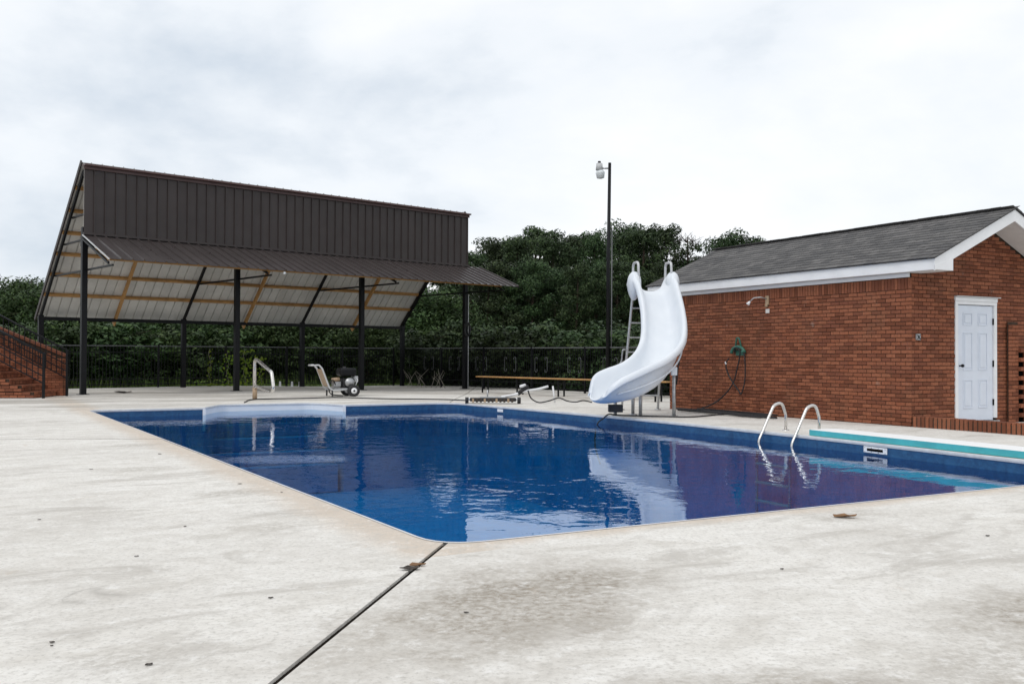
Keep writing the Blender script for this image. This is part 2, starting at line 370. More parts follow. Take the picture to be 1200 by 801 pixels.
# pool outline: near edge, right edge (slightly bent), far edge with stair recess, left edge
fd = (FR - FL).normalized(); fo = Vector((-fd.y, fd.x, 0))            # along far edge; outward
RA = FL + fd * 2.28; RB = FL + fd * 5.42                               # stair recess ends
rec = [RB, RB + fo * .25 - fd * .12, RB + fo * 1.15 - fd * .45, RA + fo * 1.15 + fd * .55, RA + fo * .25 + fd * .12, RA]
main = [NL, NR, Vector((4.27, 13.89, 0)), Vector((1.95, 18.07, 0)), FR]
near_edge = fillet([FL, NL, NR], [0, .34, 0])[1:-1]                    # rounded near left corner
k_ = len(near_edge) // 2
cornerNR = fillet([NL, NR, main[2]], [0, .34, 0])[1:-1]
right_mid = smoothpath([cornerNR[-1], main[2], main[3], FR + (main[3] - FR).normalized() * .8], 6)[1:-1]
cornerFR = fillet([main[3], FR, RB], [0, .7, 0])[1:-1]
cornerFL = fillet([RA, FL, NL], [0, .3, 0])[1:-1]
recc = fillet(rec, [0, .1, .4, .4, .1, 0])
PB = near_edge + cornerNR + right_mid + cornerFR + recc + cornerFL     # counter-clockwise
iNL = k_; iNR = len(near_edge) + len(cornerNR) // 2
iFR = len(near_edge) + len(cornerNR) + len(right_mid) + len(cornerFR) // 2
iFL = len(PB) - len(cornerFL) // 2 - 1
def offs(P, d, closed=True):      # positive = towards the inside of a ccw loop
    out = []; N = len(P)
    for i in range(N):
        a = P[i - 1] if (closed or i) else P[i]; b = P[(i + 1) % N] if (closed or i < N - 1) else P[i]
        t1 = (P[i] - a); t2 = (b - P[i])
        t1 = t1.normalized() if t1.length > 1e-6 else t2.normalized(); t2 = t2.normalized() if t2.length > 1e-6 else t1
        n_ = Vector((-(t1 + t2).y, (t1 + t2).x, 0)).normalized(); c_ = max(.5, n_.dot(Vector((-t1.y, t1.x, 0))))
        out.append(P[i] + n_ * (d / c_))
    return out
fence_corner = Vector((-4.55, 39.6, 0)); PU = Vector((.7467, .6652, 0)); PV = Vector((-.6652, .7467, 0))
FEND = fence_corner + Vector((.6735, -.7392, 0)) * 22
fence_left = Vector((-14.95, 30.30, 0)); FLL = fence_left - PU * 12
J1 = Vector((-1.42, .2, 0)); J1n = (J1 - PB[iNL]).normalized()
J1e = PB[iNL] + J1n * 12
# measured joint: pool corner (-.41,5.8) -> (-.81,3.36)
J1n = (Vector((-.83, 3.36, 0)) - PB[iNL]).normalized(); J1e = PB[iNL] + J1n * 12
gap = .016
def side(p, d, s): n_ = Vector((-d.y, d.x, 0)); return p + n_ * s
J2d = Vector((.9, -.35, 0)).normalized(); J2e = PB[iNR] + J2d * 16
J3d = Vector((-.97, .15, 0)).normalized(); J3e = PB[iFL] + J3d * 30
J4d = (fence_corner + Vector((3.1, -2.4, 0)) - PB[iFR]).normalized(); J4e = PB[iFR] + J4d * 15.5
# cross joint on the left deck
iX = None
LX = NL + (FL - NL) * ((Vector((-4.72, 12.93, 0)) - NL).length / (FL - NL).length)
JXd = Vector((-.985, .17, 0)).normalized(); JXd = (Vector((-6.86, 12.75, 0)) - LX).normalized(); JXe = LX + JXd * 26
deck = thing('deck', 'pale stained concrete deck surrounding the swimming pool', 'deck')
for kk in ('label', 'category'): del deck[kk]
struct(deck)
def slab(poly, und=True, z=0, th=.12):
    bm = bmesh.new(); vs = [bm.verts.new((p.x, p.y, z)) for p in poly]; f = bm.faces.new(vs); f.normal_update()
    if f.normal.z < 0: bmesh.ops.reverse_faces(bm, faces=[f])
    ext = bmesh.ops.extrude_face_region(bm, geom=[f]); dn = [q for q in ext['geom'] if isinstance(q, bmesh.types.BMVert)]
    xs = [p.x for p in poly]; ys = [p.y for p in poly]
    # extruded copy keeps at top; move the original down
    for q in vs: q.co.z -= th
    if und:
        for ax, lo, hi in ((0, min(xs), max(xs)), (1, min(ys), max(ys))):
            t = math.ceil(lo)
            while t < hi:
                no = (1, 0, 0) if ax == 0 else (0, 1, 0); co = (t + .013, 0, 0) if ax == 0 else (0, t + .013, 0)
                bmesh.ops.bisect_plane(bm, geom=bm.verts[:] + bm.edges[:] + bm.faces[:], plane_co=co, plane_no=no); t += 1.0
        for q in bm.verts: q.co.z += gz(q.co.x, q.co.y)
    bmesh.ops.triangulate(bm, faces=[q for q in bm.faces if len(q.verts) > 4])
    bmesh.ops.recalc_face_normals(bm, faces=bm.faces[:])
    me = bpy.data.meshes.new('slab'); bm.to_mesh(me); bm.free(); me.materials.append(M['conc'])
    return link(me, 'slab', deck)
g2 = gap
def P_(i, d, s): return PB[i] + Vector((-d.y, d.x, 0)) * s
# near slab: right of J1 (J1 runs away from pool, its left side (ccw normal) is the +x side)
slab([side(PB[iNL], J1n, g2), side(J1e, J1n, g2), Vector((22, -6, 0)), side(J2e, J2d, -g2), side(PB[iNR], J2d, -g2)] + PB[iNR - 1:iNL:-1], False)
lk = [p for p in PB[iFL + 1:]] + PB[:iNL]           # left edge, FL -> NL
# split left edge at LX
upL = [p for p in lk if (p - NL).dot(FL - NL) > (LX - NL).dot(FL - NL)]; loL = [p for p in lk if p not in upL]
slab([side(LX, JXd, .03), ] + loL + [side(PB[iNL], J1n, -g2), side(J1e, J1n, -g2), Vector((-32, -6, 0)), side(JXe, JXd, .03)], False)
slab([side(JXe, JXd, -.03), Vector((-32, 20, 0)), side(J3e, J3d, g2), side(PB[iFL], J3d, g2)] + upL + [side(LX, JXd, -.03)], False)
JF = [side(PB[iFL], J3d, -g2), side(J3e, J3d, -g2), FLL + PV * .25, fence_corner + PV * .25, side(J4e, J4d, g2), side(PB[iFR], J4d, g2)]
slab(JF + PB[iFR + 1:iFL])
slab([side(PB[iFR], J4d, -g2), side(J4e, J4d, -g2), FEND + Vector((.2, .2, 0)), Vector((22, 10, 0)), side(J2e, J2d, g2), side(PB[iNR], J2d, g2)] + PB[iNR + 1:iFR])
jf = MB()
for a, d, ln, dz in ((PB[iNL], J1n, 11.9, -.014), (PB[iNR], J2d, 15, -.05), (PB[iFL], J3d, 29, -.03), (LX, JXd, 25, -.005)):
    aa = a + d * .03; bb = a + d * ln; n_ = Vector((-d.y, d.x, 0)) * .045
    jf.quad(aa - n_ + Vector((0, 0, dz)), bb - n_ + Vector((0, 0, dz)), bb + n_ + Vector((0, 0, dz)), aa + n_ + Vector((0, 0, dz)))
a = PB[iFR]; n_ = Vector((-J4d.y, J4d.x, 0)) * .03
jf.quad(a - n_ + Vector((0, 0, -.15)), J4e - n_ + Vector((0, 0, -.2)), J4e + n_ + Vector((0, 0, -.2)), a + n_ + Vector((0, 0, -.15)))
jf.build('joint_filler', M['jointdark'], deck)

# ------------------------------------------------------------------ pool
WZ = -.16
pool = bpy.data.objects.new('pool', None); C.objects.link(pool); struct(pool)
inside = offs(PB, .012)
lin = MB(); iR0 = len(near_edge) + len(cornerNR) + len(right_mid) + len(cornerFR); iR1 = iR0 + len(recc)
chain = inside[iR1 - 1:] + inside[:iR0 + 1]
for a, b in zip(chain, chain[1:]):
    lin.quad((a.x, a.y, -.30), (b.x, b.y, -.30), (b.x, b.y, -.03), (a.x, a.y, -.03))
lin.build('liner_wall', M['liner'], pool)
fl = MB(); fl.quad(*[(p.x, p.y, -2.0) for p in inside[iR1 - 1:] + inside[:iR0 + 1]]); fl.build('liner_floor', M['deep'], pool)
low = MB()
for a, b in zip(chain, chain[1:]): low.quad((a.x, a.y, -2.1), (b.x, b.y, -2.1), (b.x, b.y, -.30), (a.x, a.y, -.30))
low.build('lower_liner', M['deep'], pool)
# white stair unit
su = MB(); rc = inside[iR0:iR1]
for a, b in zip(rc, rc[1:]): su.quad((a.x, a.y, -.26), (b.x, b.y, -.26), (b.x, b.y, -.02), (a.x, a.y, -.02))
stair = su.build('stair_unit', M['fibre'], pool)
sl2 = MB()
for a, b in zip(rc, rc[1:]): sl2.quad((a.x, a.y, -2.1), (b.x, b.y, -2.1), (b.x, b.y, -.26), (a.x, a.y, -.26))
sl2.quad(*[(p.x, p.y, -2.0) for p in rc]); sl2.build('recess_liner', M['deep'], stair)
for k, (o_, zt) in enumerate(((.95, -.45), (.62, -.75), (.3, -1.05), (0, -1.35))):
    st = MB(); a = RA + fo * o_ + fd * .14; b = RB + fo * o_ - fd * .14; c_ = RB + fo * 1.12 - fd * .5; d_ = RA + fo * 1.12 + fd * .5
    st.hexa([(p.x, p.y, (zt - .30) if k < 3 else -1.99) for p in (a, b, c_, d_)] + [(p.x, p.y, zt) for p in (a, b, c_, d_)]); st.build('step', M['deep'], stair, bevel=.02)
for p, s in ((RA, 1), (RB, -1)):
    fm = MB(); q = p + fd * (s * .01) - fo * .016; fm.bar((q.x, q.y, -.5), (q.x, q.y, -.012), .06, .02, tuple(fo)); fm.build('stair_flange', M['white'], stair)
# coping
cp = MB(); prof = [(-.004, .003), (.013, .005), (.022, .0), (.026, -.02), (.022, -.042), (.006, -.046)]
rings = [[(p.x, p.y, z) for p in offs(PB, d)] for d, z in prof]; N = len(PB)
for a, b in zip(rings, rings[1:]):
    for i in range(N):
        j = (i + 1) % N; cp.quad(a[i], a[j], b[j], b[i])
cp.build('coping', M['coping'], pool, True)
wm = MB(); wm.quad(*[(p.x, p.y, WZ) for p in offs(PB, .013)]); wat = wm.build('water', M['water']); struct(wat)

def onedge(px_pt, a, b):   # nearest point on a segment
    t = (px_pt - a).dot(b - a) / (b - a).length_squared; return a + (b - a) * t
# skimmer plate and return plates on right wall
def plate(c, along, W_, z0, z1, slot, name):
    c = Vector(c); n_ = Vector((along.y, -along.x, 0)) * -1
    n_ = Vector((-along.y, along.x, 0))
    o = c + n_ * .022
    p = MB(); q = o; p.bar((q.x - along.x * W_ / 2, q.y - along.y * W_ / 2, (z0 + z1) / 2), (q.x + along.x * W_ / 2, q.y + along.y * W_ / 2, (z0 + z1) / 2), .016, z1 - z0)
    ob = p.build(name, M['white'], pool, bevel=.004)
    if slot:
        s = MB(); q = o + n_ * .009; s.bar((q.x - along.x * W_ * .34, q.y - along.y * W_ * .34, (z0 + z1) / 2), (q.x + along.x * W_ * .34, q.y + along.y * W_ * .34, (z0 + z1) / 2), .006, .035); s.build('slot', M['dark'], ob)
        for u in (-.44, -.15, .15, .44):
            for zz_ in (z0 + .014, z1 - .014):
                b_ = MB(); c0 = o + along * (W_ * u) + n_ * .006; c1 = c0 + n_ * .008; b_.cyl((c0.x, c0.y, zz_), (c1.x, c1.y, zz_), .006, 8); b_.build('screw', M['galv'], ob)
rd1 = (main[2] - NR).normalized(); rd2 = (FR - main[3]).normalized()
def edgepoint(ratio):   # point of right edge seen along x/y=ratio
    best = min(((abs(PB[i].lerp(PB[i + 1], s / 20).x - ratio * PB[i].lerp(PB[i + 1], s / 20).y), PB[i].lerp(PB[i + 1], s / 20), (PB[i + 1] - PB[i]).normalized()) for i in range(iNR, iFR) for s in range(20)), key=lambda q: q[0]); return best[1], best[2]
p_, d_ = edgepoint((1026 - 600) / 1115); plate(p_, d_, .40, -.135, -.052, True, 'skimmer_plate')
p_, d_ = edgepoint((588 - 600) / 1115); plate(p_, d_, .22, -.125, -.06, False, 'return_plate')

# ------------------------------------------------------------------ brick helper
BL, BH, MJ = .193, .057, .0102
def brick_mesh(lx, ly, lz, name='brick'):
    m = MB(); b = .004
    # chamfered front box centred at the origin: length x, depth y (front at -y), height z
    x, y, z = lx / 2, ly / 2, lz / 2
    back = [(-x, y, -z), (x, y, -z), (x, y, z), (-x, y, z)]; mid = [(-x, -y + b, -z), (x, -y + b, -z), (x, -y + b, z), (-x, -y + b, z)]
    fr = [(-x + b, -y, -z + b), (x - b, -y, -z + b), (x - b, -y, z - b), (-x + b, -y, z - b)]
    m.v = back + mid + fr
    m.f = [(8, 9, 10, 11)]
    for i in range(4):
        j = (i + 1) % 4; m.f.append((4 + i, 4 + j, 8 + j, 8 + i)); m.f.append((i, j, 4 + j, 4 + i))
    return m
def lay(specs, parent, mat, keep, campos, stuffname='brick_courses'):
    """specs: (centre local Vector, rotz, lx, lz, depth). Nearest `keep` become objects."""
    mw = parent.matrix_basis if parent.parent is None else parent.parent.matrix_basis @ parent.matrix_basis
    specs = sorted(specs, key=lambda s: ((mw @ s[0]) - campos).length)
    cache = {}
    for s in specs[:keep]:
        key = (round(s[2], 2), round(s[3], 3), s[4])
        if key not in cache: cache[key] = brick_mesh(*[key[0], key[2], key[1]]).mesh('brick', mat)
        link(cache[key], 'brick', parent, loc=s[0] + Vector((0, 0, 0)), rot=(rnd.uniform(-.006, .006), 0, s[1] + rnd.uniform(-.006, .006)))
    if len(specs) > keep:
        big = MB()
        for c, rz, lx, lz, dp in specs[keep:]:
            b = brick_mesh(lx, dp, lz); i = len(big.v); cr_, sr = math.cos(rz), math.sin(rz); jz = rnd.uniform(-.0015, .0015); jy = rnd.uniform(-.003, .003)
            for vx, vy, vz in b.v: vy += jy; big.v.append((c.x + vx * cr_ - vy * sr, c.y + vx * sr + vy * cr_, c.z + vz + jz))
            big.f += [tuple(i + q for q in f) for f in b.f]
        big.build(stuffname, mat, parent, kind='stuff')
CAMP = Vector((0, 0, 1.15))

# ------------------------------------------------------------------ pool house
BA = R(28.5)
ph = thing('pool_house', 'small red brick pool house with grey shingle roof and white door', 'building', (6.63, 15.82, 0), BA)
WX, WY = 3.76, 6.43; ROH, REV = .6, .17; TZ = math.tan(R(24.5)); EZ = 2.745; RX = WX / 2; FR_Z = 2.478
def roofz(x): return EZ + (x + REV if x < RX else WX + REV - x) * TZ
wall = MB()
wall.box(.012, .16, .012, WY - .012, -.3, 2.6)
wall.box(WX - .16, WX - .012, .012, WY - .012, -.3, 2.6)
def gable(y0, y1, hole):
    if hole:
        x0, x1, zt = hole
        wall.box(.16, x0, y0, y1, -.3, 2.6); wall.box(x1, WX - .16, y0, y1, -.3, 2.6); wall.box(x0, x1, y0, y1, zt, 2.6)
    else: wall.box(.16, WX - .16, y0, y1, -.3, 2.6)
    wall.hexa([(.012, y0, 2.6), (WX - .012, y0, 2.6), (WX - .012, y1, 2.6), (.012, y1, 2.6), (RX - .01, y0, roofz(RX) - .16), (RX + .01, y0, roofz(RX) - .16), (RX + .01, y1, roofz(RX) - .16), (RX - .01, y1, roofz(RX) - .16)])
DX0, DX1, DZT = 1.125, 2.24, 2.20
gable(.012, .16, (DX0 + .02, DX1 - .02, DZT - .02)); gable(WY - .16, WY - .012, None)
wl = wall.build('wall', M['mortar'], ph)
specs = []; pitch = BL + MJ; ch = BH + MJ; DP = .03
nz = int((FR_Z - .203 + .15) / ch)
for r_ in range(nz):          # long wall at x=0, facing -x
    z = -.14 + r_ * ch + BH / 2; y = (.5 if r_ % 2 else 0) * pitch
    if r_ % 2: specs.append((Vector((.0 + DP / 2 - .0005, BL / 4 + .0, z)), R(-90), BL / 2, BH, DP)); y = BL / 2 + MJ
    while y < WY - .02:
        l_ = min(BL, WY - y); specs.append((Vector((DP / 2, y + l_ / 2, z)), R(-90), l_, BH, DP)); y += pitch
zs = -.14 + nz * ch
y = 0
while y < WY - .03:           # soldier course under the eave
    specs.append((Vector((DP / 2, y + BH / 2, zs + .095)), R(-90), BH, .19, DP)); y += BH + MJ
nzg = 60
for r_ in range(nzg):         # gable wall at y=0 facing -y
    z = -.14 + r_ * ch + BH / 2
    lo, hi = DP + .004, WX
    if z + BH / 2 > roofz(0) - .2:
        xl = (z + BH / 2 + .19 - EZ) / TZ - REV; lo = max(lo, xl); hi = min(hi, WX - xl)
    if hi - lo < .1: break
    x = 0 if r_ % 2 else pitch / 2
    if r_ % 2 == 0: x = -pitch / 2
    while x < hi:
        a, b = max(x, lo), min(x + BL, hi)
        if z - BH / 2 < DZT - .01 and z > 0:
            if a < DX0 < b: b = DX0 - .003
            if a < DX1 < b: a = DX1 + .003
            if a >= DX0 - .003 and b <= DX1 + .003: x += pitch; continue
        if b - a > .02: specs.append((Vector(((a + b) / 2, DP / 2, z)), 0, b - a, BH, DP))
        x += pitch
lay(specs, wl, M['brick'], 300, CAMP)
# trim
def trim(name, mb, mat='white', bev=.004): return mb.build(name, M[mat], ph, bevel=bev)
for sx in (0, 1):
    X = (lambda v: v) if sx == 0 else (lambda v: WX - v)
    a, b = sorted((X(-.032), X(-.004))); trim('frieze_board', MB().box(a, b, .01, WY - .01, FR_Z, 2.545))
    a, b = sorted((X(-REV + .022), X(.01))); trim('soffit', MB().box(a, b, -.02, WY + .02, 2.548, 2.562), 'soffit', 0)
    a, b = sorted((X(-REV), X(-REV + .02))); trim('fascia_board', MB().box(a, b, -ROH + .02, WY + ROH - .02, 2.55, EZ - .01))
for yy, s in ((-ROH, 1), (WY + ROH, -1)):
    for q in (0, 1):
        X = (lambda v: v) if q == 0 else (lambda v: WX - v)
        y0, y1 = (yy, yy + .025) if s > 0 else (yy - .025, yy)
        lo = -REV - .004; hi = RX
        zl, zh = roofz(lo) - .012, roofz(RX) - .012; hgt = .20
        P = [(X(lo), y0, zl - hgt), (X(hi), y0, zh - hgt), (X(hi), y1, zh - hgt), (X(lo), y1, zl - hgt), (X(lo), y0, zl), (X(hi), y0, zh), (X(hi), y1, zh), (X(lo), y1, zl)]
        b = MB().hexa(P); trim('barge_board', b)
        # sloped soffit under the gable overhang, in boards
        ya, yb = (y1 + .002, .0) if s > 0 else (WY, y0 - .002)
        nb = 9
        for i in range(nb):
            xa = -REV + (RX + REV) * i / nb + .002; xb = -REV + (RX + REV) * (i + 1) / nb - .002
            za, zb = roofz(xa) - .175, roofz(xb) - .175
            trim('soffit_board', MB().hexa([(X(xa), ya, za), (X(xb), ya, zb), (X(xb), yb, zb), (X(xa), yb, za), (X(xa), ya, za + .012), (X(xb), ya, zb + .012), (X(xb), yb, zb + .012), (X(xa), yb, za + .012)]), 'soffit', 0)
# boxed eave returns at the near gable
trim('eave_return', MB().box(-REV + .022, .26, -ROH + .026, -.004, 2.545, 2.56), 'soffit', 0)
trim('eave_return', MB().hexa([(-REV - .004, -ROH - .004, 2.548), (.27, -ROH - .004, 2.548), (.27, -ROH + .018, 2.548), (-REV - .004, -ROH + .018, 2.548), (-REV - .004, -ROH - .004, 2.62), (.27, -ROH - .004, 2.76), (.27, -ROH + .018, 2.76), (-REV - .004, -ROH + .018, 2.62)]))
# roof
rf = MB()
for q in (0, 1):
    X = (lambda v: v) if q == 0 else (lambda v: WX - v)
    lo = -REV - .03
    rf.hexa([(X(lo), -ROH - .02, roofz(lo) - .008), (X(RX), -ROH - .02, roofz(RX) - .008), (X(RX), WY + ROH + .02, roofz(RX) - .008), (X(lo), WY + ROH + .02, roofz(lo) - .008),
             (X(lo), -ROH - .02, roofz(lo) + .004), (X(RX), -ROH - .02, roofz(RX) + .004), (X(RX), WY + ROH + .02, roofz(RX) + .004), (X(lo), WY + ROH + .02, roofz(lo) + .004)])
roof = rf.build('roof', M['blackmatt'], ph)
SX, SY = .168, .30
shm = {}
def sh_geo(w_, jit=0):
    m = MB(); l_ = .26; t = .016
    # local: u up the slope (x), v along ridge (y)
    m.hexa([(0, 0, .004), (l_, 0, -.004), (l_, w_, -.004), (0, w_, .004), (0, 0, .004 + t), (l_, 0, .002), (l_, w_, .002), (0, w_, .004 + t)]); return m
SL = (RX + REV + .04) / math.cos(R(24.5)); rows = int(SL / .145)
sh = []
for q in (0, 1):
    for r_ in range(rows + 1):
        u = r_ * SL / rows; y = -ROH - .03 - (r_ % 2) * .15 - (r_ * 37 % 5) * .02
        if u > SL - .15: u = SL - .16
        while y < WY + ROH + .02:
            wd = rnd.choice((.14, .2, .26, .33)); a, b = max(y, -ROH - .03), min(y + wd - .006, WY + ROH + .03)
            if b - a > .03: sh.append((q, u + rnd.uniform(-.008, .004), a, b - a))
            y += wd
def sh_pt(q, u, v, h):
    x = -REV - .04 + u * math.cos(R(24.5)); z = roofz(-REV - .04) + u * math.sin(R(24.5)); x -= h * math.sin(R(24.5)); z += h * math.cos(R(24.5))
    return Vector((x if q == 0 else WX - x, v, z + .006))
phm = ph.matrix_basis
vis = sorted([s for s in sh if s[0] == 0], key=lambda s: ((phm @ sh_pt(0, s[1], s[2], 0)) - CAMP).length)
keepers = set(id(s) for s in vis[:300]); bigm = MB()
for s in sh:
    q, u, v, wd = s
    if id(s) in keepers:
        key = round(wd, 2)
        if key not in shm: shm[key] = sh_geo(key).mesh('shingle', M['shingle'])
        o = link(shm[key], 'shingle', roof, loc=sh_pt(0, u, v, rnd.uniform(0, .003)), rot=(0, -R(24.5), 0))
    else:
        gme = sh_geo(wd); i = len(bigm.v)
        for x, y, z in gme.v: bigm.v.append(tuple(sh_pt(q, u + x, v + y, z)))
        bigm.f += [tuple(i + k for k in f) for f in gme.f]
bigm.build('shingle_courses', M['shingle'], roof, kind='stuff')
cap = MB()
yy = -ROH - .03
while yy < WY + ROH:
    rz_ = roofz(RX) + .014
    for s in (-1, 1):
        cap.hexa([(RX, yy, rz_), (RX + s * .13, yy, rz_ - .13 * TZ), (RX + s * .13, yy + .25, rz_ - .13 * TZ - .006), (RX, yy + .25, rz_ - .006), (RX, yy, rz_ + .012), (RX + s * .13, yy, rz_ - .13 * TZ + .012), (RX + s * .13, yy + .25, rz_ - .13 * TZ + .004), (RX, yy + .25, rz_ + .004)])
    yy += .19
cap.build('ridge_cap', M['shingle'], roof)
# door
dr = MB().box(DX0 + .075, DX1 - .075, .02, .06, .045, 2.05).build('door', M['door'], ph, bevel=.003)
dw = DX1 - DX0 - .15; dx = DX0 + .075
for cx in (.29, .71):
    for z0, z1 in ((1.70, 1.92), (.92, 1.58), (.26, .76)):
        cxx = dx + dw * cx; hw = .125
        fm = MB()
        for (a0, a1, b0, b1) in ((cxx - hw, cxx + hw, z1 - .018, z1), (cxx - hw, cxx + hw, z0, z0 + .018), (cxx - hw, cxx - hw + .018, z0 + .018, z1 - .018), (cxx + hw - .018, cxx + hw, z0 + .018, z1 - .018)):
            fm.box(a0, a1, .008, .021, b0, b1)
        fm.build('panel_moulding', M['door'], dr, bevel=.004)
        MB().box(cxx - hw + .045, cxx + hw - .045, .010, .021, z0 + .045, z1 - .045).build('panel', M['door'], dr, bevel=.006)
hd = MB(); hd.cyl((dx + .06, .02, 1.0), (dx + .06, -.03, 1.0), .012, 10); hd.lathe([(0, -.03), (.022, -.022), (.03, 0), (.022, .022), (0, .03)], (dx + .06, -.045, 1.0), 12)
hd.build('handle', M['black'], dr, True)
for z in (1.72, .98, .3): MB().box(DX1 - .085, DX1 - .06, -.004, .02, z, z + .11).build('hinge', M['black'], dr)
for x0, x1 in ((DX0 - .004, DX0 + .07), (DX1 - .07, DX1 + .004)):
    jm = MB().box(x0, x1, -.012, .07, .08, 2.06)
    jm.build('door_casing', M['white'], ph, bevel=.003)
# the ragged caulk line against the bricks, left side
for z in range(30): pass
MB().box(DX0 - .004, DX1 + .004, -.014, .06, 2.06, 2.115).build('door_casing', M['white'], ph, bevel=.003)
MB().box(DX0 - .01, DX1 + .01, -.022, .05, 2.118, 2.185).build('door_header', M['white'], ph, bevel=.003)
MB().box(DX0 - .015, DX1 + .06, -.055, .03, 2.188, 2.205).build('drip_cap', M['grey'], ph, bevel=.003)
MB().box(DX0 - .02, DX1 + .02, -.05, .1, -.01, .04).build('threshold', M['galv'], ph)
# outlet box on the gable
ob = MB().box(.115, .215, -.028, .004, 1.43, 1.53).build('outlet_box', M['galv'], ph, bevel=.004)
oc = MB(); oc.bar((.13, -.031, 1.445), (.2, -.031, 1.515), .006, .012, (0, 1, 0)); oc.bar((.13, -.034, 1.515), (.2, -.034, 1.445), .006, .012, (0, 1, 0)); oc.build('cover_flap', M['black'], ob)
# brick pier and pierced screen right of the door
scr = thing('brick_screen', 'pierced red brick screen wall right of the white door', 'screen wall', phm @ Vector((2.50, -.02, 0)), BA)
pm = MB().box(0, .27, -.03, -.01, -.1, 1.78).build('pier', M['mortar'], scr)
sp = []
for r_ in range(27):
    z = -.08 + r_ * ch + BH / 2
    off = 0 if r_ % 2 else -.1
    for x in (off, off + pitch):
        a, b = max(0, x), min(.27, x + BL)
        if b - a > .03: sp.append((Vector(((a + b) / 2, -.045 + .015, z)), 0, b - a, BH, .03))
lay(sp, pm, M['brick'], 60, CAMP)
for r_ in range(9):
    z = -.05 + r_ * .165
    for x in (.275, .275 + pitch, .275 + 2 * pitch, .275 + 3 * pitch): link(brick_mesh(BL + .006, .09, .072).mesh('brick', M['brick']), 'brick', scr, loc=(x + BL / 2 + rnd.uniform(-.004, .004), -.055, z))
    if r_ < 8:
        for x in (.275 + .17, .275 + .46, .275 + .75): link(brick_mesh(.09, .09, .088).mesh('brick', M['brick']), 'brick', scr, loc=(x + .045, -.056, z + .0822))
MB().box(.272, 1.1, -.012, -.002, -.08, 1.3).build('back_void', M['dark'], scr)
# low brick edging in line with the long wall
edg = thing('brick_edging', 'low soldier brick edging in front of the white door', 'edging', (6.63, 15.82, 0), BA)
cm = MB().box(.006, .195, -3.4, -.03, -.1, .135).build('edging_core', M['mortar'], edg)
y = -.04
while y > -3.4:
    o = link(brick_mesh(BH + .002, .2, .19).mesh('brick', M['brick']) if y > -.06 else bpy.data.meshes[edgm], 'brick', edg, loc=(.098 + rnd.uniform(-.004, .004), y - .032, .07 + rnd.uniform(-.003, .003)), rot=(0, 0, R(-90) + rnd.uniform(-.02, .02)))
    if y > -.06: edgm = o.data.name
    y -= BH + MJ + .012
MB().box(.205, WX + 1, -3.4, -.06, -.1, -.012).build('porch_slab', M['conc'], edg)

# ------------------------------------------------------------------ pavilion
PA = math.atan2(.6652, .7467); PAN = 13.75; DD = 4.08
pv = thing('pavilion', 'brown metal roofed open pavilion on black steel posts behind the pool', 'pavilion', (-12.04, 26.73, 0), PA)
pmx = pv.matrix_basis
ZR, ZA, ZB, ZAW, AW = 6.38, 4.45, 2.30, 3.63, 2.245
px_ = [0, PAN / 3, PAN * 2 / 3, PAN]
def lg(x, y): q = pmx @ Vector((x, y, 0)); return gz(q.x, q.y)
for x in px_:
    MB().box(x - .075, x + .075, -.075, .075, lg(x, 0), ZA + .25).build('front_post', M['black'], pv, bevel=.006)
    MB().box(x - .14, x + .14, -.14, .14, lg(x, 0) - .01, lg(x, 0) + .012).build('base_plate', M['black'], pv)
    MB().box(x - .075, x + .075, DD - .075, DD + .075, lg(x, DD), ZB + .05).build('rear_post', M['black'], pv, bevel=.006)
MB().box(-.08, PAN + .06, DD - .06, DD + .06, ZB - .11, ZB + .0).build('rear_beam', M['black'], pv)
MB().box(-.07, PAN + .3, .03, .13, ZA - .28, ZA - .12).build('front_beam', M['black'], pv)
sl = (ZR - ZB) / DD
def rz(y): return ZB + (DD - y) * sl
nrm = Vector((0, sl, 1)).normalized()
def raft(x, mat, w_, h_, y1=0.1, y0=DD + .12): 
    m = MB(); m.bar((x, y0, rz(y0) + .02), (x, y1, rz(y1) + .02), w_, h_, tuple(nrm)); return m.build('rafter', M[mat], pv)
for x in px_: raft(x, 'black', .06, .10)
for i in range(3): raft((px_[i] + px_[i + 1]) / 2, 'wood', .06, .14, .1, DD + .2)
for k in range(1, 7):
    y = DD - DD * k / 7; c_ = Vector((0, y, rz(y))) + nrm * .13
    m = MB(); m.bar((-.05, c_.y, c_.z), (PAN + .05, c_.y, c_.z), .07, .10, tuple(nrm)); m.build('purlin', M['wood'], pv)
# rear roof panels: underside white, top brown, each with a raised rib
npan = 46; pw = (PAN + .10) / npan; x0 = -.05
def rib_panel(P0, up, out, length, width, mat, name, both=None):
    """panel mesh local: x along, built from P0 along 'up' vector"""
    m = MB(); up = Vector(up).normalized(); out = Vector(out).normalized(); X = Vector((1, 0, 0)); t = .012; rw, rh = .024, .042
    prof = [(0, 0), (width - 2 * rw - .008, 0), (width - rw * 1.4 - .008, rh), (width - rw * .6 - .008, rh), (width - .008, 0), (width, 0)]
    a = [Vector(P0) + X * u + out * h for u, h in prof]; b = [p + up * length for p in a]
    lo = [p - out * t for p in a]; lb = [p - out * t for p in b]
    for i in range(len(a) - 1): m.quad(a[i], a[i + 1], b[i + 1], b[i]); m.quad(lo[i + 1], lo[i], lb[i], lb[i + 1]); m.quad(a[i + 1], a[i], lo[i], lo[i + 1]); m.quad(b[i], b[i + 1], lb[i + 1], lb[i])
    m.quad(a[0], b[0], lb[0], lo[0]); m.quad(b[-1], a[-1], lo[-1], lb[-1])
    return m.mesh(name, mat)
upv = Vector((0, -1, sl)).normalized(); Lr = math.hypot(DD + .1, (DD + .1) * sl)
b0 = Vector((0, DD + .16, rz(DD + .16))) + nrm * .205
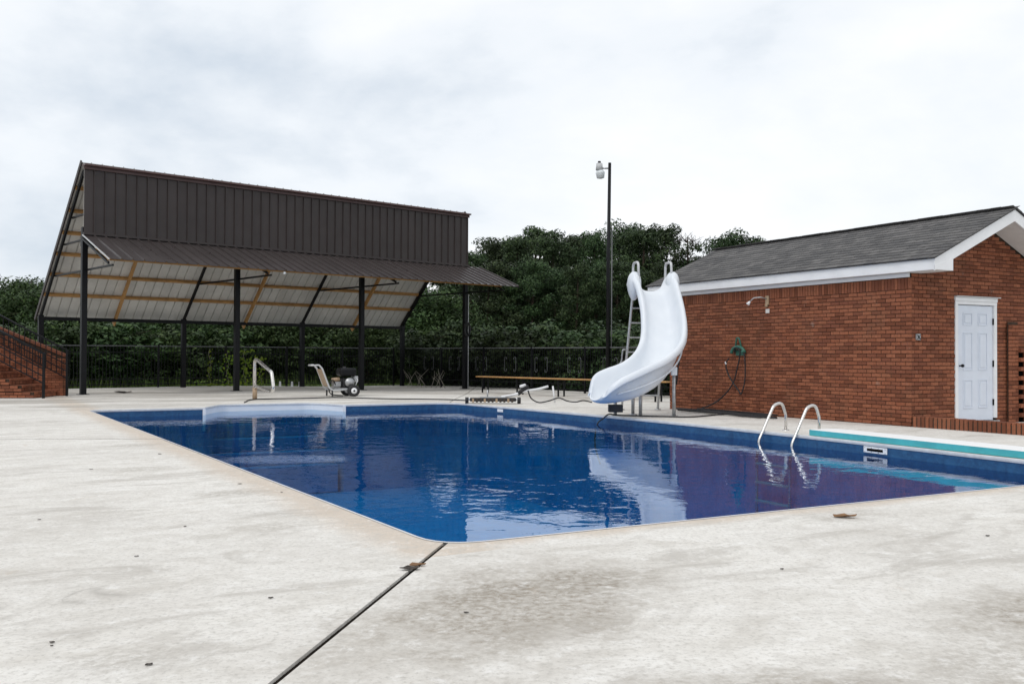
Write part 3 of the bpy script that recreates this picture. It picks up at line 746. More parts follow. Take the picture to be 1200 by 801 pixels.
rm = rib_panel(b0, upv, nrm, Lr + .10, pw, M['under'], 'roof_panel')
tm = rib_panel(b0 + nrm * .016, upv, nrm, Lr + .10, pw, M['brown'], 'roof_skin')
sm = rib_panel((0, -.09, ZA - .03), (0, 0, 1), (0, -1, 0), ZR - ZA + .06, pw, M['brown'], 'siding_panel')
da = Vector((0, -AW + .04, ZAW - ZA)).normalized(); LA = math.hypot(AW - .04, ZA - ZAW) + .05
an = Vector((0, -(ZA - ZAW), AW)).normalized(); an = Vector((0, da.z, -da.y)); an = an if an.z > 0 else -an
amx = rib_panel((0, -.06, ZA + .03), da, an, LA, pw, M['awn'], 'awning_panel')
for i in range(npan):
    x = x0 + i * pw
    for me in (rm, tm, sm, amx): link(me, me.name.split('.')[0], pv, loc=(x, 0, 0))
for i in (npan, npan + 1): link(amx, 'awning_panel', pv, loc=(x0 + i * pw, 0, 0))
# inside face of the front siding
MB().box(x0, x0 + npan * pw, -.07, -.06, ZA + .06, ZR - .05).build('siding_back', M['under'], pv)
tr = MB(); tr.bar((x0 - .03, -.10, ZR + .055), (x0 + npan * pw + .03, -.10, ZR + .055), .30, .05, (0, 0, 1)); tr.build('ridge_trim', M['redtrim'], pv)
MB().box(x0 - .03, x0 + npan * pw + .03, -.145, -.125, ZR - .06, ZR + .03).build('ridge_flashing', M['redtrim'], pv)
MB().box(x0 - .02, x0 + npan * pw + .02, -.165, -.085, ZA + .03, ZA + .09).build('awning_flashing', M['brown'], pv)
for x in (x0 - .03, x0 + npan * pw + .01):
    m = MB(); a = Vector((x, DD + .2, rz(DD + .2))) + nrm * .17; b = Vector((x, -.05, rz(-.05))) + nrm * .17; m.bar(a, b, .04, .12, tuple(nrm)); m.build('rake_trim', M['brown'], pv)
    xx_ = x if x < 1 else x + 2 * pw
    m = MB(); m.bar((xx_, -.08, ZA + .02), (xx_, -AW - .01, ZAW + .0), .025, .03); m.build('awning_end_trim', M['grey'] if x < 1 else M['awn'], pv)
# awning edge boards and supports
m = MB(); m.bar((x0, -AW + .22, ZAW + .03), (x0 + npan * pw, -AW + .22, ZAW + .03), .045, .08); m.build('awning_edge_board', M['wood'], pv)
m = MB(); m.bar((x0, -AW * .5, (ZA + ZAW) / 2 - .07), (x0 + npan * pw, -AW * .5, (ZA + ZAW) / 2 - .07), .045, .09); m.build('awning_purlin', M['wood'], pv)
for x in px_:
    for zt, yf in ((3.50, -AW + .12), (4.38, .0), (5.1, -.02)):
        yb = DD - (zt - ZB) / sl; m = MB(); m.bar((x + .06, yf, zt), (x + .06, yb, zt), .05, .05); m.build('tie_bar', M['black'], pv)
    m = MB(); m.bar((x - .06, -.05, ZA - .08), (x - .06, -AW + .1, ZAW - .09), .05, .06); m.build('awning_arm', M['black'], pv)
# conduit on the last post
m = MB(); m.tube([(PAN + .085, -.09, lg(PAN, 0)), (PAN + .085, -.09, 3.4)], .016, 8); m.build('conduit', M['galv'], pv)
m = MB(); bx = x0 + .33 * npan * pw; m.lathe([(0, .03), (.03, .03), (.05, 0), (.035, -.04), (0, -.05)], (5.0, -AW - .02, ZAW - .05), 12); m.build('bulb', M['glass'], pv, True)
cl = pmx @ Vector((PAN, -.14, 0))
co = MB()
for k in range(6):
    rad = .20 + .02 * math.sin(k * 2.1); pts = [(rad * .62 * math.cos(t) + .015 * math.sin(3 * t + k), .012 * k - .03 + .01 * math.sin(2 * t), rad * 1.25 * math.sin(t)) for t in [2 * math.pi * j / 24 for j in range(24)]]
    co.tube(pts, .016, 6, closed=True)
o = co.build('cable_coil', M['blackmatt'], None, True); o.location = (cl.x, cl.y, 2.12); o.rotation_euler = (0, 0, PA)
tag(o, 'dark coil of cable hung on the rightmost front pavilion post', 'cable')

# ------------------------------------------------------------------ fences
FT = 1.43
def fence(name, label, p0, d, length, scrolls, step):
    L_ = length; rzz = math.atan2(d.y, d.x)
    t = thing(name, label, 'fence', (p0.x, p0.y, 0), rzz)
    mw = t.matrix_basis
    def G_(x): q = mw @ Vector((x, 0, 0)); return gz(q.x, q.y)
    MB().box(0, L_, -.022, .022, FT - .035, FT).build('top_rail', M['railgrey'], t, bevel=.004)
    for zz_ in (.12, .30, FT - .25 if scrolls else 1.2):
        if scrolls and zz_ > 1: continue
        m = MB(); n_ = 12
        for i in range(n_):
            a, b = L_ * i / n_, L_ * (i + 1) / n_; m.bar((a, 0, G_(a) + zz_), (b, 0, G_(b) + zz_), .03, .03)
        m.build('lower_rail', M['black'], t)
    x = 0
    while x <= L_ + .01:
        MB().box(x - .03, x + .03, -.03, .03, G_(x) - .02, FT + .02).build('post', M['black'], t)
        x += step
    n_ = int(L_ / .115); pk = MB().box(-.008, .008, -.008, .008, .06, FT - .03).mesh('picket', M['black'])
    for i in range(min(n_, 298)):
        link(pk, 'picket', t, loc=(i * .115 + .06, 0, 0))
    if scrolls:
        s = MB()
        def cs(cx, cz, r, sgn, up):
            pts = []
            for j in range(15):
                a_ = j / 14 * 4.2; rr_ = r * (1 - .6 * j / 14); pts.append((cx + sgn * (r - rr_ * math.cos(a_)) * 1.0, 0, cz + up * rr_ * math.sin(a_)))
            return pts
        top = cs(0, .20, .075, 1, 1)[::-1]; bot = cs(0, -.20, .075, 1, -1)
        s.tube([Vector(p) for p in top] + [Vector(p) for p in bot], .011, 6)
        sm_ = s.mesh('scroll', M['galvdark'], True)
        i = 0; x = .5
        while x < L_:
            link(sm_, 'scroll', t, loc=(x, -.012, .88 + G_(x) * .5), rot=(0, 0, 0 if i % 2 else math.pi)); x += .62 if i % 2 else 1.0; i += 1
    return t
M['galvdark'] = simple('grey_painted_scroll', (.085, .09, .095), .42, .3, .2, 10)
fence('iron_fence', 'black iron picket fence running behind the brown metal pavilion', fence_left - PU * 3.6, PU, 17.6, False, 2.44)
fence('iron_fence', 'black iron scroll fence running right of the pavilion behind the wooden bench', fence_corner, Vector((.6735, -.7392, 0)), 19, True, 2.6)

# ------------------------------------------------------------------ brick entry steps on the left
es = thing('brick_steps', 'red brick entrance steps with a sloped side wall left of the pavilion', 'steps', (-12.32, 25.72, 0), R(184))
NS = 7; RH, TD = .165, .31; Wd = 1.35
sp = []
for k in range(NS):
    x0_ = k * TD; zt = (k + 1) * RH
    st = MB().box(x0_ + .01, NS * TD + 1.2, -.06, Wd - .01, k * RH - .05, zt - .006).build('step', M['mortar'], es)
    bs = MB()
    yy = -.06
    while yy < Wd - .05:      # treads and risers as bricks laid on edge
        b = min(yy + .19, Wd - .01); bs.box(x0_ - .012, x0_ + TD + .01, yy + .004, b - .004, zt - .06, zt); bs.box(x0_ + .0, x0_ + .05, yy + .05, b + .03 if b + .03 < Wd else b, k * RH + .012, zt - .07); yy += .2
    bs.build('brick_courses', M['brick'], st, kind='stuff')
    fb = MB(); xx = x0_ + .01
    while xx < NS * TD + 1.1: fb.box(xx, xx + .19, Wd - .012, Wd + .018, k * RH + .012, k * RH + .075); fb.box(xx + .09, xx + .28, Wd - .012, Wd + .018, k * RH + .088, k * RH + .15); xx += .203
    fb.build('brick_courses', M['brick'], st, kind='stuff')
# sloped side wall behind
LW = NS * TD + 1.2
sw = MB(); y0_, y1_ = -.30, -.08
sw.hexa([(-.16, y0_, -.1), (LW, y0_, -.1), (LW, y1_, -.1), (-.16, y1_, -.1), (-.16, y0_, 1.05), (LW, y0_, 1.05 + (LW + .16) * .42), (LW, y1_, 1.05 + (LW + .16) * .42), (-.16, y1_, 1.05)])
swo = sw.build('side_wall', M['mortar'], es)
bs = MB()
for r_ in range(46):
    z = -.05 + r_ * ch; xx = -.16 - (.1 if r_ % 2 else 0)
    while xx < LW:
        a, b = max(xx, -.165), min(xx + BL, LW)
        if z + BH < 1.05 + (a + .16) * .42 - .02 and b - a > .03: bs.box(a, b, y1_ - .01, y1_ + .012, z, z + BH)
        xx += pitch
    if z < .98: bs.box(-.175, -.15, y0_ + .005, y1_ - .02, z, z + BH)
bs.build('brick_courses', M['brick'], swo, kind='stuff')
m = MB(); m.bar((-.20, -.19, 1.085), (LW, -.19, 1.085 + (LW + .2) * .42), .26, .06); m.build('wall_cap', M['brick'], swo)
def handrail(label, y, x_start, hz):
    t = thing('stair_railing', label, 'railing', (-12.32, 25.72, 0), R(184)); sl_ = .165 / .31
    X1 = 2.9; zt = lambda x: hz + max(0, x - x_start) * sl_
    MB().box(x_start - .028, x_start + .028, y - .028, y + .028, max(0, (int(x_start / TD) + 1) * RH if x_start > 0 else 0) - .01, hz + .03).build('post', M['black'], t)
    for off in (0, -.38, -.56, -.74):
        m = MB(); m.bar((x_start - (.03 if off == 0 else 0), y, hz + off), (X1, y, zt(X1) + off), .04 if off == 0 else .026, .04 if off == 0 else .026); m.build('rail', M['black'], t)
    x = x_start + .14; i = 0
    while x < X1: MB().box(x - .009, x + .009, y - .009, y + .009, zt(x) - .74, zt(x)).build('baluster', M['black'], t); x += .14
    return t
handrail('black stair railing on the near side of the brick steps', 1.40, -.25, 1.12)
handrail('black stair railing on the far side of the brick steps', .02, -.30, 1.22)

# ------------------------------------------------------------------ slide
sld = thing('pool_slide', 'tall white curved water slide with steel ladder at the pool edge', 'slide', (2.5, 18.4, 0), 0)
SO = Vector((2.5, 18.4, 0))
# stations: floor centre, heading (xy), half width, left wall, right wall (as the rider sees: left = image right), tilt
st = [((2.82, 19.82, 2.44), .36, .24, .26), ((2.84, 19.66, 2.46), .37, .28, .32), ((2.89, 19.44, 2.40), .37, .28, .36), ((2.94, 19.18, 2.12), .36, .24, .34), ((2.98, 18.90, 1.74), .36, .20, .33), ((2.97, 18.62, 1.38), .37, .22, .36),
      ((2.90, 18.34, 1.06), .39, .30, .42), ((2.77, 18.10, .79), .41, .40, .48), ((2.58, 17.91, .57), .43, .50, .52), ((2.34, 17.77, .42), .44, .56, .53), ((2.08, 17.66, .33), .44, .58, .50), ((1.84, 17.57, .29), .43, .54, .44), ((1.66, 17.5, .28), .40, .42, .34), ((1.55, 17.46, .30), .33, .26, .20), ((1.50, 17.44, .34), .24, .12, .10)]
cen = [Vector(s[0]) for s in st]
def interp(seq, n): 
    return smoothpath([Vector((*([q] if not isinstance(q, tuple) else q), 0, 0)[:3]) for q in seq], n)
NSUB = 4
cpath = smoothpath(cen, NSUB); par = smoothpath([Vector((s[1], s[2], s[3])) for s in st], NSUB)
secs = []
for i, c in enumerate(cpath):
    a = cpath[max(i - 1, 0)]; b = cpath[min(i + 1, len(cpath) - 1)]; T = (b - a).normalized(); Th = Vector((T.x, T.y, 0)).normalized()
    lat = Vector((-Th.y, Th.x, 0))           # rider's left = outer side of the bend
    N_ = T.cross(lat) * -1; N_ = lat.cross(T) * -1
    N_ = T.cross(lat); N_ = N_ if N_.z > 0 else -N_
    N_ = (N_ + Vector((0, 0, .55))).normalized()
    wd, hi_, ho = par[i]                     # inner wall (rider's right), outer wall (rider's left)
    bank = .10 * min(1, max(0, (i - 10) / 18))
    rl = .075; q_ = min(1, wd / .42); rl *= q_
    sk = 0
    half = lambda h_: [(wd + rl * (1 - sk * 1.2), h_ - .07 * q_ - rl * .5 - sk), (wd + rl, h_ - .06 * q_ - sk * .4), (wd + rl * .85, h_ - .02 * q_), (wd + rl * .35, h_ + .012), (wd - .02 * q_, h_ - .012 * q_), (wd - .05 * q_, h_ * .6), (wd - .11 * q_, .10 * min(1, h_ / .3)), (wd - .23 * q_, .018 * q_)]
    prof = [(-a_, b_) for a_, b_ in half(hi_)] + [(0, 0)] + [(a_, b_) for a_, b_ in half(ho)[::-1]]
    secs.append([c + lat * u + N_ * h for u, h in prof])
fm = MB()
for s in secs: fm.v += [tuple(p - SO) for p in s]
K = len(secs[0])
for i in range(len(secs) - 1):
    for j in range(K - 1): fm.f.append((i * K + j, i * K + j + 1, (i + 1) * K + j + 1, (i + 1) * K + j))
fo_ = fm.build('flume', M['fibre'], sld, True)
for ex in (2.515, 3.30):
    em = MB(); em.lathe([(math.sin(math.pi * t / 10), -math.cos(math.pi * t / 10)) for t in range(11)], (0, 0, 0), 18)
    em.v = [(x * .14 * (1 + .2 * z), y * .30 - .03 * z, z * .30) for x, y, z in em.v]
    em.build('ear', M['fibre'], sld, True, loc=Vector((ex, 19.62, 2.585)) - SO)
seam = []
for i in range(8, len(cpath) - 10):
    a = cpath[i - 1]; b = cpath[i + 1]; T = (b - a).normalized(); Th = Vector((T.x, T.y, 0)).normalized(); lat = Vector((-Th.y, Th.x, 0)); seam.append(cpath[i] + lat * (par[i][0] - .018) + Vector((0, 0, par[i][2] * .42)) - SO)
MB().tube(seam, [.004] + [.017] * (len(seam) - 2) + [.004], 8).build('seam_flange', M['fibre'], fo_, True)
md = fo_.modifiers.new('solid', 'SOLIDIFY'); md.thickness = .035; md.offset = 0
md = fo_.modifiers.new('sub', 'SUBSURF'); md.levels = 1; md.render_levels = 2
def loc_(p): return Vector(p) - SO
# rounded nose under the mouth
lat0 = None
def steel_tube(name, pts, r, parent, mat='galv', fil=.06): 
    return MB().tube([loc_(p) for p in (fillet(pts, fil) if fil else pts)], r, 10).build(name, M[mat], parent, True)
# legs with foot flanges and brackets
for (x, y, zt) in ((1.99, 18.30, .36), (2.36, 18.55, .52), (2.45, 18.12, .56), (3.07, 18.02, .80)):
    lg_ = steel_tube('leg', [(x, y, 0), (x, y, zt)], .034, sld, fil=0)
    MB().lathe([(.0, .02), (.06, .02), (.085, .008), (.085, 0)], tuple(loc_((x, y, 0))), 16).build('foot_flange', M['galv'], lg_, True)
    MB().box(*[q for a_, b_ in zip(loc_((x - .055, y - .05, zt - .02)), loc_((x + .055, y + .05, zt + .14))) for q in (a_, b_)]).build('bracket', M['fibre'], lg_, bevel=.012)
MB().box(*[q for a_, b_ in zip(loc_((1.80, 17.62, .10)), loc_((2.06, 17.82, .24))) for q in (a_, b_)]).build('nose_bracket', M['blackmatt'], sld, bevel=.01)
# ladder
LF = Vector((2.34, 20.3, 0)); RFt = Vector((3.12, 20.35, 0)); LT = Vector((2.52, 19.86, 2.45)); RT = Vector((3.2, 19.9, 2.45))
for f_, t_ in ((LF, LT), (RFt, RT)):
    s_ = Vector((.012, -.012, 0)); top = t_ + Vector((0, -.05, .62)); fwd_ = top + Vector((.06, -.34, .0)); end = fwd_ + Vector((.01, -.05, -.45))
    steel_tube('ladder_rail', [f_, t_, top, fwd_, end], .026, sld, 'paletube', .10)
    MB().lathe([(.0, .02), (.05, .02), (.07, .008), (.07, 0)], tuple(loc_(f_)), 14).build('foot_flange', M['galv'], sld, True)
for k in range(1, 8):
    t_ = k / 8.0; a = LF.lerp(LT, t_); b = RFt.lerp(RT, t_); m = MB(); m.bar(loc_(a), loc_(b), .085, .03); m.build('tread', M['galv'], sld, bevel=.006)
steel_tube('hand_hook', [LF.lerp(LT, .52), LF.lerp(LT, .52) + Vector((-.1, -.02, .0)), LF.lerp(LT, .42) + Vector((-.1, -.02, 0)), LF.lerp(LT, .40) + Vector((-.16, -.02, -.04))], .018, sld, 'galv', .03)
MB().box(*[q for a_, b_ in zip(loc_((2.62, 19.7, 2.47)), loc_((3.1, 19.95, 2.50))) for q in (a_, b_)]).build('top_tread', M['galv'], sld, bevel=.006)
steel_tube('brace', [LF.lerp(LT, .3), Vector((2.36, 18.55, .45))], .018, sld, 'galv', 0)
steel_tube('water_pipe', [(3.35, 18.9, 1.45), (3.28, 18.5, 1.2), (3.16, 18.1, .95), (3.12, 18.06, .6)], .016, sld, 'blackmatt', .05)

# ------------------------------------------------------------------ pool ladder
plr = thing('pool_ladder', 'stainless steel pool ladder with two hooped rails beside the long board', 'ladder', (4.4, 14.6, 0), 0)
PO = Vector((4.4, 14.6, 0))
rdir = (main[2] - main[3]).normalized(); rin = Vector((rdir.y, -rdir.x, 0)); rin = rin if rin.x < 0 else -rin   # towards the water
rails = []
for px in (905, 944):
    e_, ed_ = edgepoint((px - 609 + 2) / 1115)
    a = e_ - rin * .42; b = e_ - rin * .42 + Vector((0, 0, .32)); 
    pts = [a, a + Vector((0, 0, .24)), e_ - rin * .34 + Vector((0, 0, .44)), e_ - rin * .17 + Vector((0, 0, .40)), e_ + rin * .13 + Vector((0, 0, -.12)), e_ + rin * .18 + Vector((0, 0, -.4)), e_ + rin * .18 + Vector((0, 0, -1.25))]
    rails.append(pts)
    MB().tube([p - PO for p in fillet(pts, [0, .12, .14, .14, .12, .1, 0], 7)], .0225, 12).build('rail', M['steel'], plr, True)
    MB().lathe([(.024, .012), (.05, .01), (.055, .0)], tuple(a - PO), 16).build('escutcheon', M['steel'], plr, True)
for z in (-.48, -.76, -1.04):
    m = MB(); p0 = rails[0][-1].copy(); p1 = rails[1][-1].copy(); p0.z = p1.z = z; m.bar(p0 - PO, p1 - PO, .09, .03); m.build('tread', M['grey'], plr, bevel=.006)

# stair handrail at far end
hr = thing('stair_handrail', 'bent stainless handrail standing at the white pool steps', 'handrail', (-6.52, 24.12, 0), 0)
q = Vector((.5135, -.858, 0))
def hp(s, z): return q * s + Vector((0, 0, z))
MB().tube(fillet([hp(.0, 0), hp(0, 1.02), hp(.25, 1.0), hp(1.45, .72), hp(1.62, .34), hp(1.5, .24), hp(.2, .34), hp(.07, .3), hp(.07, 0)], [0, .16, .12, .15, .1, .1, .08, .06, 0], 7), .042, 12).build('rail', M['steel'], hr, True)
for s in (0, .07): MB().tube([hp(s, 0), hp(s, .30)], .05, 12).build('sleeve', M['tan'], hr, True)

# ------------------------------------------------------------------ long board lying along the pool edge
e0, ed0 = edgepoint((944 - 609) / 1115)
nin = Vector((-ed0.y, ed0.x, 0)); nin = nin if nin.x < 0 else -nin
bdir = Vector((.43, -.903, 0)).normalized(); nout = Vector((-bdir.y, bdir.x, 0)); nout = nout if nout.x > 0 else -nout
bo = Vector((4.315, 13.87, 0))
brd = thing('diving_board', 'long white board with turquoise edges lying flat beside the pool', 'board', tuple(bo), math.atan2(bdir.y, bdir.x))
bw = .52; LB = 4.9
def rr(inset, z): 
    r_ = .05; P = fillet([(0 + inset, 0 + inset, z), (LB - inset, 0 + inset, z), (LB - inset, bw - inset, z), (inset, bw - inset, z)], r_, 5, True); return [Vector(p) for p in P]
bdm = MB(); A, B = rr(0, .006), rr(0, .085); n_ = len(A)
for i in range(n_): bdm.quad(A[i], A[(i + 1) % n_], B[(i + 1) % n_], B[i])
bdm.quad(*A[::-1]); bdm.quad(*B)
bdm.build('board_body', M['turq'], brd)
tp = MB(); A, B = rr(.012, .0855), rr(.018, .0895)
for i in range(n_): tp.quad(A[i], A[(i + 1) % n_], B[(i + 1) % n_], B[i])
tp.quad(*B); tp.build('grip_surface', M['boardtop'], brd)

# ------------------------------------------------------------------ wall fittings, hoses
W2 = lambda x, y, z: phm @ Vector((x, y, z))
sh_ = thing('wall_shower', 'small outdoor shower head on a bracket high on the brick wall', 'shower', W2(0, 3.33, 2.2), BA)
MB().box(-.03, -.002, -.045, .045, -.04, .14).build('back_plate', M['tan'], sh_, bevel=.006)
MB().tube(fillet([(-.02, 0, .08), (-.12, .06, .11), (-.22, .16, .10), (-.27, .22, .02)], .06), .012, 8).build('arm', M['galv'], sh_, True)
MB().tube([(-.265, .215, .03), (-.295, .25, -.03)], [.016, .042], 14).build('shower_head', M['white'], sh_, True)
MB().tube([(-.01, 0, -.06), (-.06, 0, -.06)], .025, 10).build('valve', M['tan'], sh_, True)
MB().box(-.012, -.001, -.05, .05, -.20, -.12).build('mortar_patch', M['soffit'], sh_)
hy = 4.10
hh = thing('hose_hanger', 'green wall hanger with a loop handle on the brick wall', 'hanger', W2(0, hy, 1.3), BA)
MB().tube(fillet([(-.05, .12, -.05), (-.07, .05, .22), (-.07, -.02, .22), (-.05, -.10, -.05)], .05), .018, 8).build('loop', M['green'], hh, True)
m = MB(); prof = []
for i in range(13):
    a_ = math.pi * i / 12; prof.append((-.02, .19 * math.cos(a_), .05 + .13 * math.sin(a_) - .12))
m.tube([(x - .06, y, z - .02) for x, y, z in prof], .034, 8); m.build('saddle', M['green'], hh, True)
MB().box(-.03, -.002, -.13, .13, -.14, -.02).build('back_plate', M['green'], hh, bevel=.01)
MB().tube([(-.04, -.16, -.05), (-.15, -.2, -.06)], .03, 10).build('spigot', M['green'], hh, True)
gh = MB()
def wpath(pts): return smoothpath([W2(*p) for p in pts], 8)
gh.tube(wpath([(-.08, hy + .10, 1.22), (-.12, hy + .05, 1.32), (-.10, hy - .08, 1.24), (-.08, hy + .02, .9), (-.1, hy + .16, .55), (-.18, hy + .5, .22), (-.3, hy + .95, .03), (-.45, hy + 1.25, .016)]), .014, 8)
gh.tube(wpath([(-.09, hy - .12, 1.26), (-.12, hy - .24, 1.16), (-.09, hy - .22, .7), (-.09, hy - .12, .40), (-.09, hy - .04, .44), (-.09, hy + .26, .75), (-.1, hy + .34, .98), (-.1, hy + .25, 1.1)]), .014, 8)
g_ = gh.build('garden_hose', M['blackmatt'], None, True); tag(g_, 'black garden hose looped over the green wall hanger', 'hose')
nzl = MB().tube([W2(-.1, hy + .33, .98), W2(-.1, hy + .35, 1.03)], .02, 8).build('nozzle', M['white'], g_, True)
ph2 = MB(); rp = random.Random(3)
pts = [W2(-.45, hy + 1.25, .016)]
for k in range(13):
    s = 1 if k % 2 else -1
    pts.append(W2(-.52 + .3 * math.sin(k * 1.7) - .10 * (k % 3), hy - .25 + s * (.5 + 1.2 * rp.random()), .016 + .0042 * k * rp.random()))
pts2 = smoothpath(pts, 8); ph2.tube(pts2, .014, 8)
o = ph2.build('hose_pile', M['blackmatt'], None, True); tag(o, 'flattened pile of black hose on the deck below the hanger', 'hose')
e1, _ = edgepoint((709 - 600) / 1115); e2, _ = edgepoint((735 - 600) / 1115)
hx = MB(); pts = [W2(-.75, 2.3, .016), W2(-.9, 3.1, .016), W2(-.85, 3.6, .016), (3.35, 17.75, .016), (2.85, 17.82, .016), (2.45, 17.98, .016), (2.12, 18.12, .016), (1.98, 18.22, .02), (1.86, 18.24, .03), (1.75, 18.2, -.05), (1.62, 18.1, -.17), (1.55, 17.7, -.5), (1.6, 17.2, -.8)]
hx.tube(smoothpath(pts, 8), .013, 8); o = hx.build('black_hose', M['blackmatt'], None, True); tag(o, 'thin black hose running past the slide legs into the pool', 'hose')
# cable at far end: from cleaner past washer to the stair
cb = MB(); cb.tube(smoothpath([(-1.15, 23.9, .014), (-1.9, 24.4, .014), (-3.2, 24.6, .014), (-4.6, 25.2, .014), (-5.4, 24.7, .014), (-6.45, 24.0, .014), (-6.35, 22.75, .016), (-6.3, 22.45, -.02), (-6.22, 22.3, -.3)], 8), .014, 8)
o = cb.build('black_cable', M['blackmatt'], None, True); tag(o, 'black cable crossing the far deck and dropping over the white steps', 'cable')

# ------------------------------------------------------------------ pressure washer
pwz = thing('pressure_washer', 'wheeled pressure washer with black engine and grey handle by a pavilion post', 'pressure washer', (-4.72, 26.2, 0), R(27)); pwz.scale = (1.12, 1.12, 1.08)
for y in (-.28, .28):
    wh = MB().tube([(.25, y - .045, .15), (.25, y - .035, .15), (.25, y + .035, .15), (.25, y + .045, .15)], [.12, .15, .15, .12], 24).build('tyre', M['blackmatt'], pwz, True)
    MB().tube([(.25, y - .05, .15), (.25, y + .05, .15)], .075, 18).build('rim', M['white'], wh, True); MB().tube([(.25, y - .058, .15), (.25, y + .058, .15)], .025, 10).build('hub', M['blackmatt'], wh, True)
for y in (-.24, .24):
    MB().tube(fillet([(.36, y, .2), (-.25, y, .16), (-.34, y, .22), (-.52, y, .70), (-.60, y, .80), (-.72, y, .79)], [0, .05, .08, .1, .06, 0]), .02, 10).build('frame_tube', M['grey'], pwz, True)
    MB().tube([(-.27, y, .16), (-.27, y, .01)], .02, 8).build('foot', M['blackmatt'], pwz, True)
MB().tube([(-.72, -.25, .79), (-.72, .25, .79)], .022, 10).build('handle_bar', M['grey'], pwz, True)
m = MB(); m.bar((-.36, 0, .27), (-.52, 0, .69), .44, .02, (1, 0, .35)); m.build('handle_panel', M['tan'], pwz)
MB().box(-.22, .36, -.2, .2, .19, .22).build('base_plate', M['galv'], pwz)
MB().box(.02, .32, -.17, .17, .22, .46).build('engine_block', M['blackmatt'], pwz, bevel=.03)
MB().box(-.06, .36, -.2, .2, .52, .72).build('fuel_tank', M['black'], pwz, bevel=.05)
MB().lathe([(0, .04), (.04, .04), (.045, 0)], (.1, 0, .72), 14).build('fuel_cap', M['blackmatt'], pwz, True)
MB().tube([(.17, -.175, .36), (.17, -.24, .36)], .115, 20).build('recoil_cover', M['galv'], pwz, True)
MB().box(.30, .42, -.12, .1, .36, .52).build('muffler', M['galv'], pwz, bevel=.02)
MB().box(-.2, .0, -.1, .1, .24, .38).build('pump', M['galv'], pwz, bevel=.025)
MB().tube([(-.24, -.08, .42), (-.05, -.08, .44)], .05, 12).build('air_filter', M['tan'], pwz, True)
MB().tube(smoothpath([(-.15, -.1, .3), (-.25, -.2, .42), (-.34, -.22, .3), (-.3, -.2, .08), (.0, -.25, .03)], 6), .014, 8).build('gun_hose', M['blackmatt'], pwz, True)
for y in (-.12, .12): MB().tube([(.33, y, .22), (.40, y, .42), (.34, y, .5)], .014, 8).build('guard_tube', M['white'], pwz, True)

# ------------------------------------------------------------------ pool cleaning cart with white pipe
cc = thing('pool_cleaner', 'low black wheeled pool cleaning head with white pipe on the far pool edge', 'pool cleaner', (-.45, 22.75, 0), R(2))
MB().box(-.55, .55, -.17, .17, .05, .13).build('body', M['blackmatt'], cc, bevel=.02)
for i in range(11): MB().box(-.5 + i * .093, -.45 + i * .093, -.19, -.171, .03, .12).build('brush_tuft', M['tan'] if i % 3 == 0 else M['debris'], cc)
for x in (-.62, .62):
    wv = MB().tube([(x - .04, -.1, .075), (x + .04, -.1, .075)], .075, 18).build('wheel', M['blackmatt'], cc, True); MB().box(min(x, x * .92) - .02, max(x, x * .92) + .02, -.13, .13, .07, .125).build('wheel_arm', M['white'], cc, bevel=.01)
MB().tube([(-.13, 0, .13), (-.13, 0, .32)], .018, 8).build('upright', M['galv'], cc, True)
MB().box(-.3, .3, -.12, .12, .131, .155).build('cover', M['galv'], cc, bevel=.01)
MB().tube(smoothpath([(.2, .05, .15), (.5, .1, .2), (.75, .2, .28), (1.1, .35, .33), (1.35, .5, .39)], 6), .03, 10).build('white_pipe', M['white'], cc, True)
MB().tube([(.6, .15, .22), (.85, .25, .40)], .05, 10).build('valve_body', M['blackmatt'], cc, True); MB().tube([(.66, .12, .40), (.78, .22, .43)], .035, 10).build('valve_cap', M['white'], cc, True)
MB().tube(smoothpath([(.85, .2, .3), (.92, .15, .12), (1.1, .1, .02), (1.35, .2, .05), (1.6, .3, .12), (1.8, .2, .05), (2.0, .15, .03), (2.2, .25, .06), (2.4, .2, .02)], 6), .016, 8).build('cord', M['blackmatt'], cc, True)
o = MB().tube([(1.52, .5, .0), (1.47, .48, .40)], .022, 10).build('stub_pipe', M['white'], cc, True)

# ------------------------------------------------------------------ bench
bA = Vector((-1.12, 32.6, 0)); bB = Vector((4.30, 25.9, 0)); bd = (bB - bA); bl_ = bd.length
ben = thing('bench', 'long wooden plank bench on black legs in front of the scroll fence', 'bench', tuple(bA), math.atan2(bd.y, bd.x))
def bgz(s): p = bA + bd * (s / bl_); return gz(p.x, p.y)
for k in range(2): MB().hexa([(0, -.15 + k * .155, .40), (bl_, -.15 + k * .155, .42), (bl_, -.005 + k * .155, .42), (0, -.005 + k * .155, .40), (0, -.15 + k * .155, .435), (bl_, -.15 + k * .155, .455), (bl_, -.005 + k * .155, .455), (0, -.005 + k * .155, .435)]).build('seat_plank', M['wood'], ben)
for s in (.35, 2.2, 4.2, 6.2, 8.2):
    lg2 = MB(); lg2.bar((s, -.12, bgz(s)), (s, -.12, .40), .04, .04); lg2.bar((s, .12, bgz(s)), (s, .12, .40), .04, .04); lg2.bar((s, -.14, .38), (s, .14, .38), .04, .04); lg2.build('leg_frame', M['black'], ben)

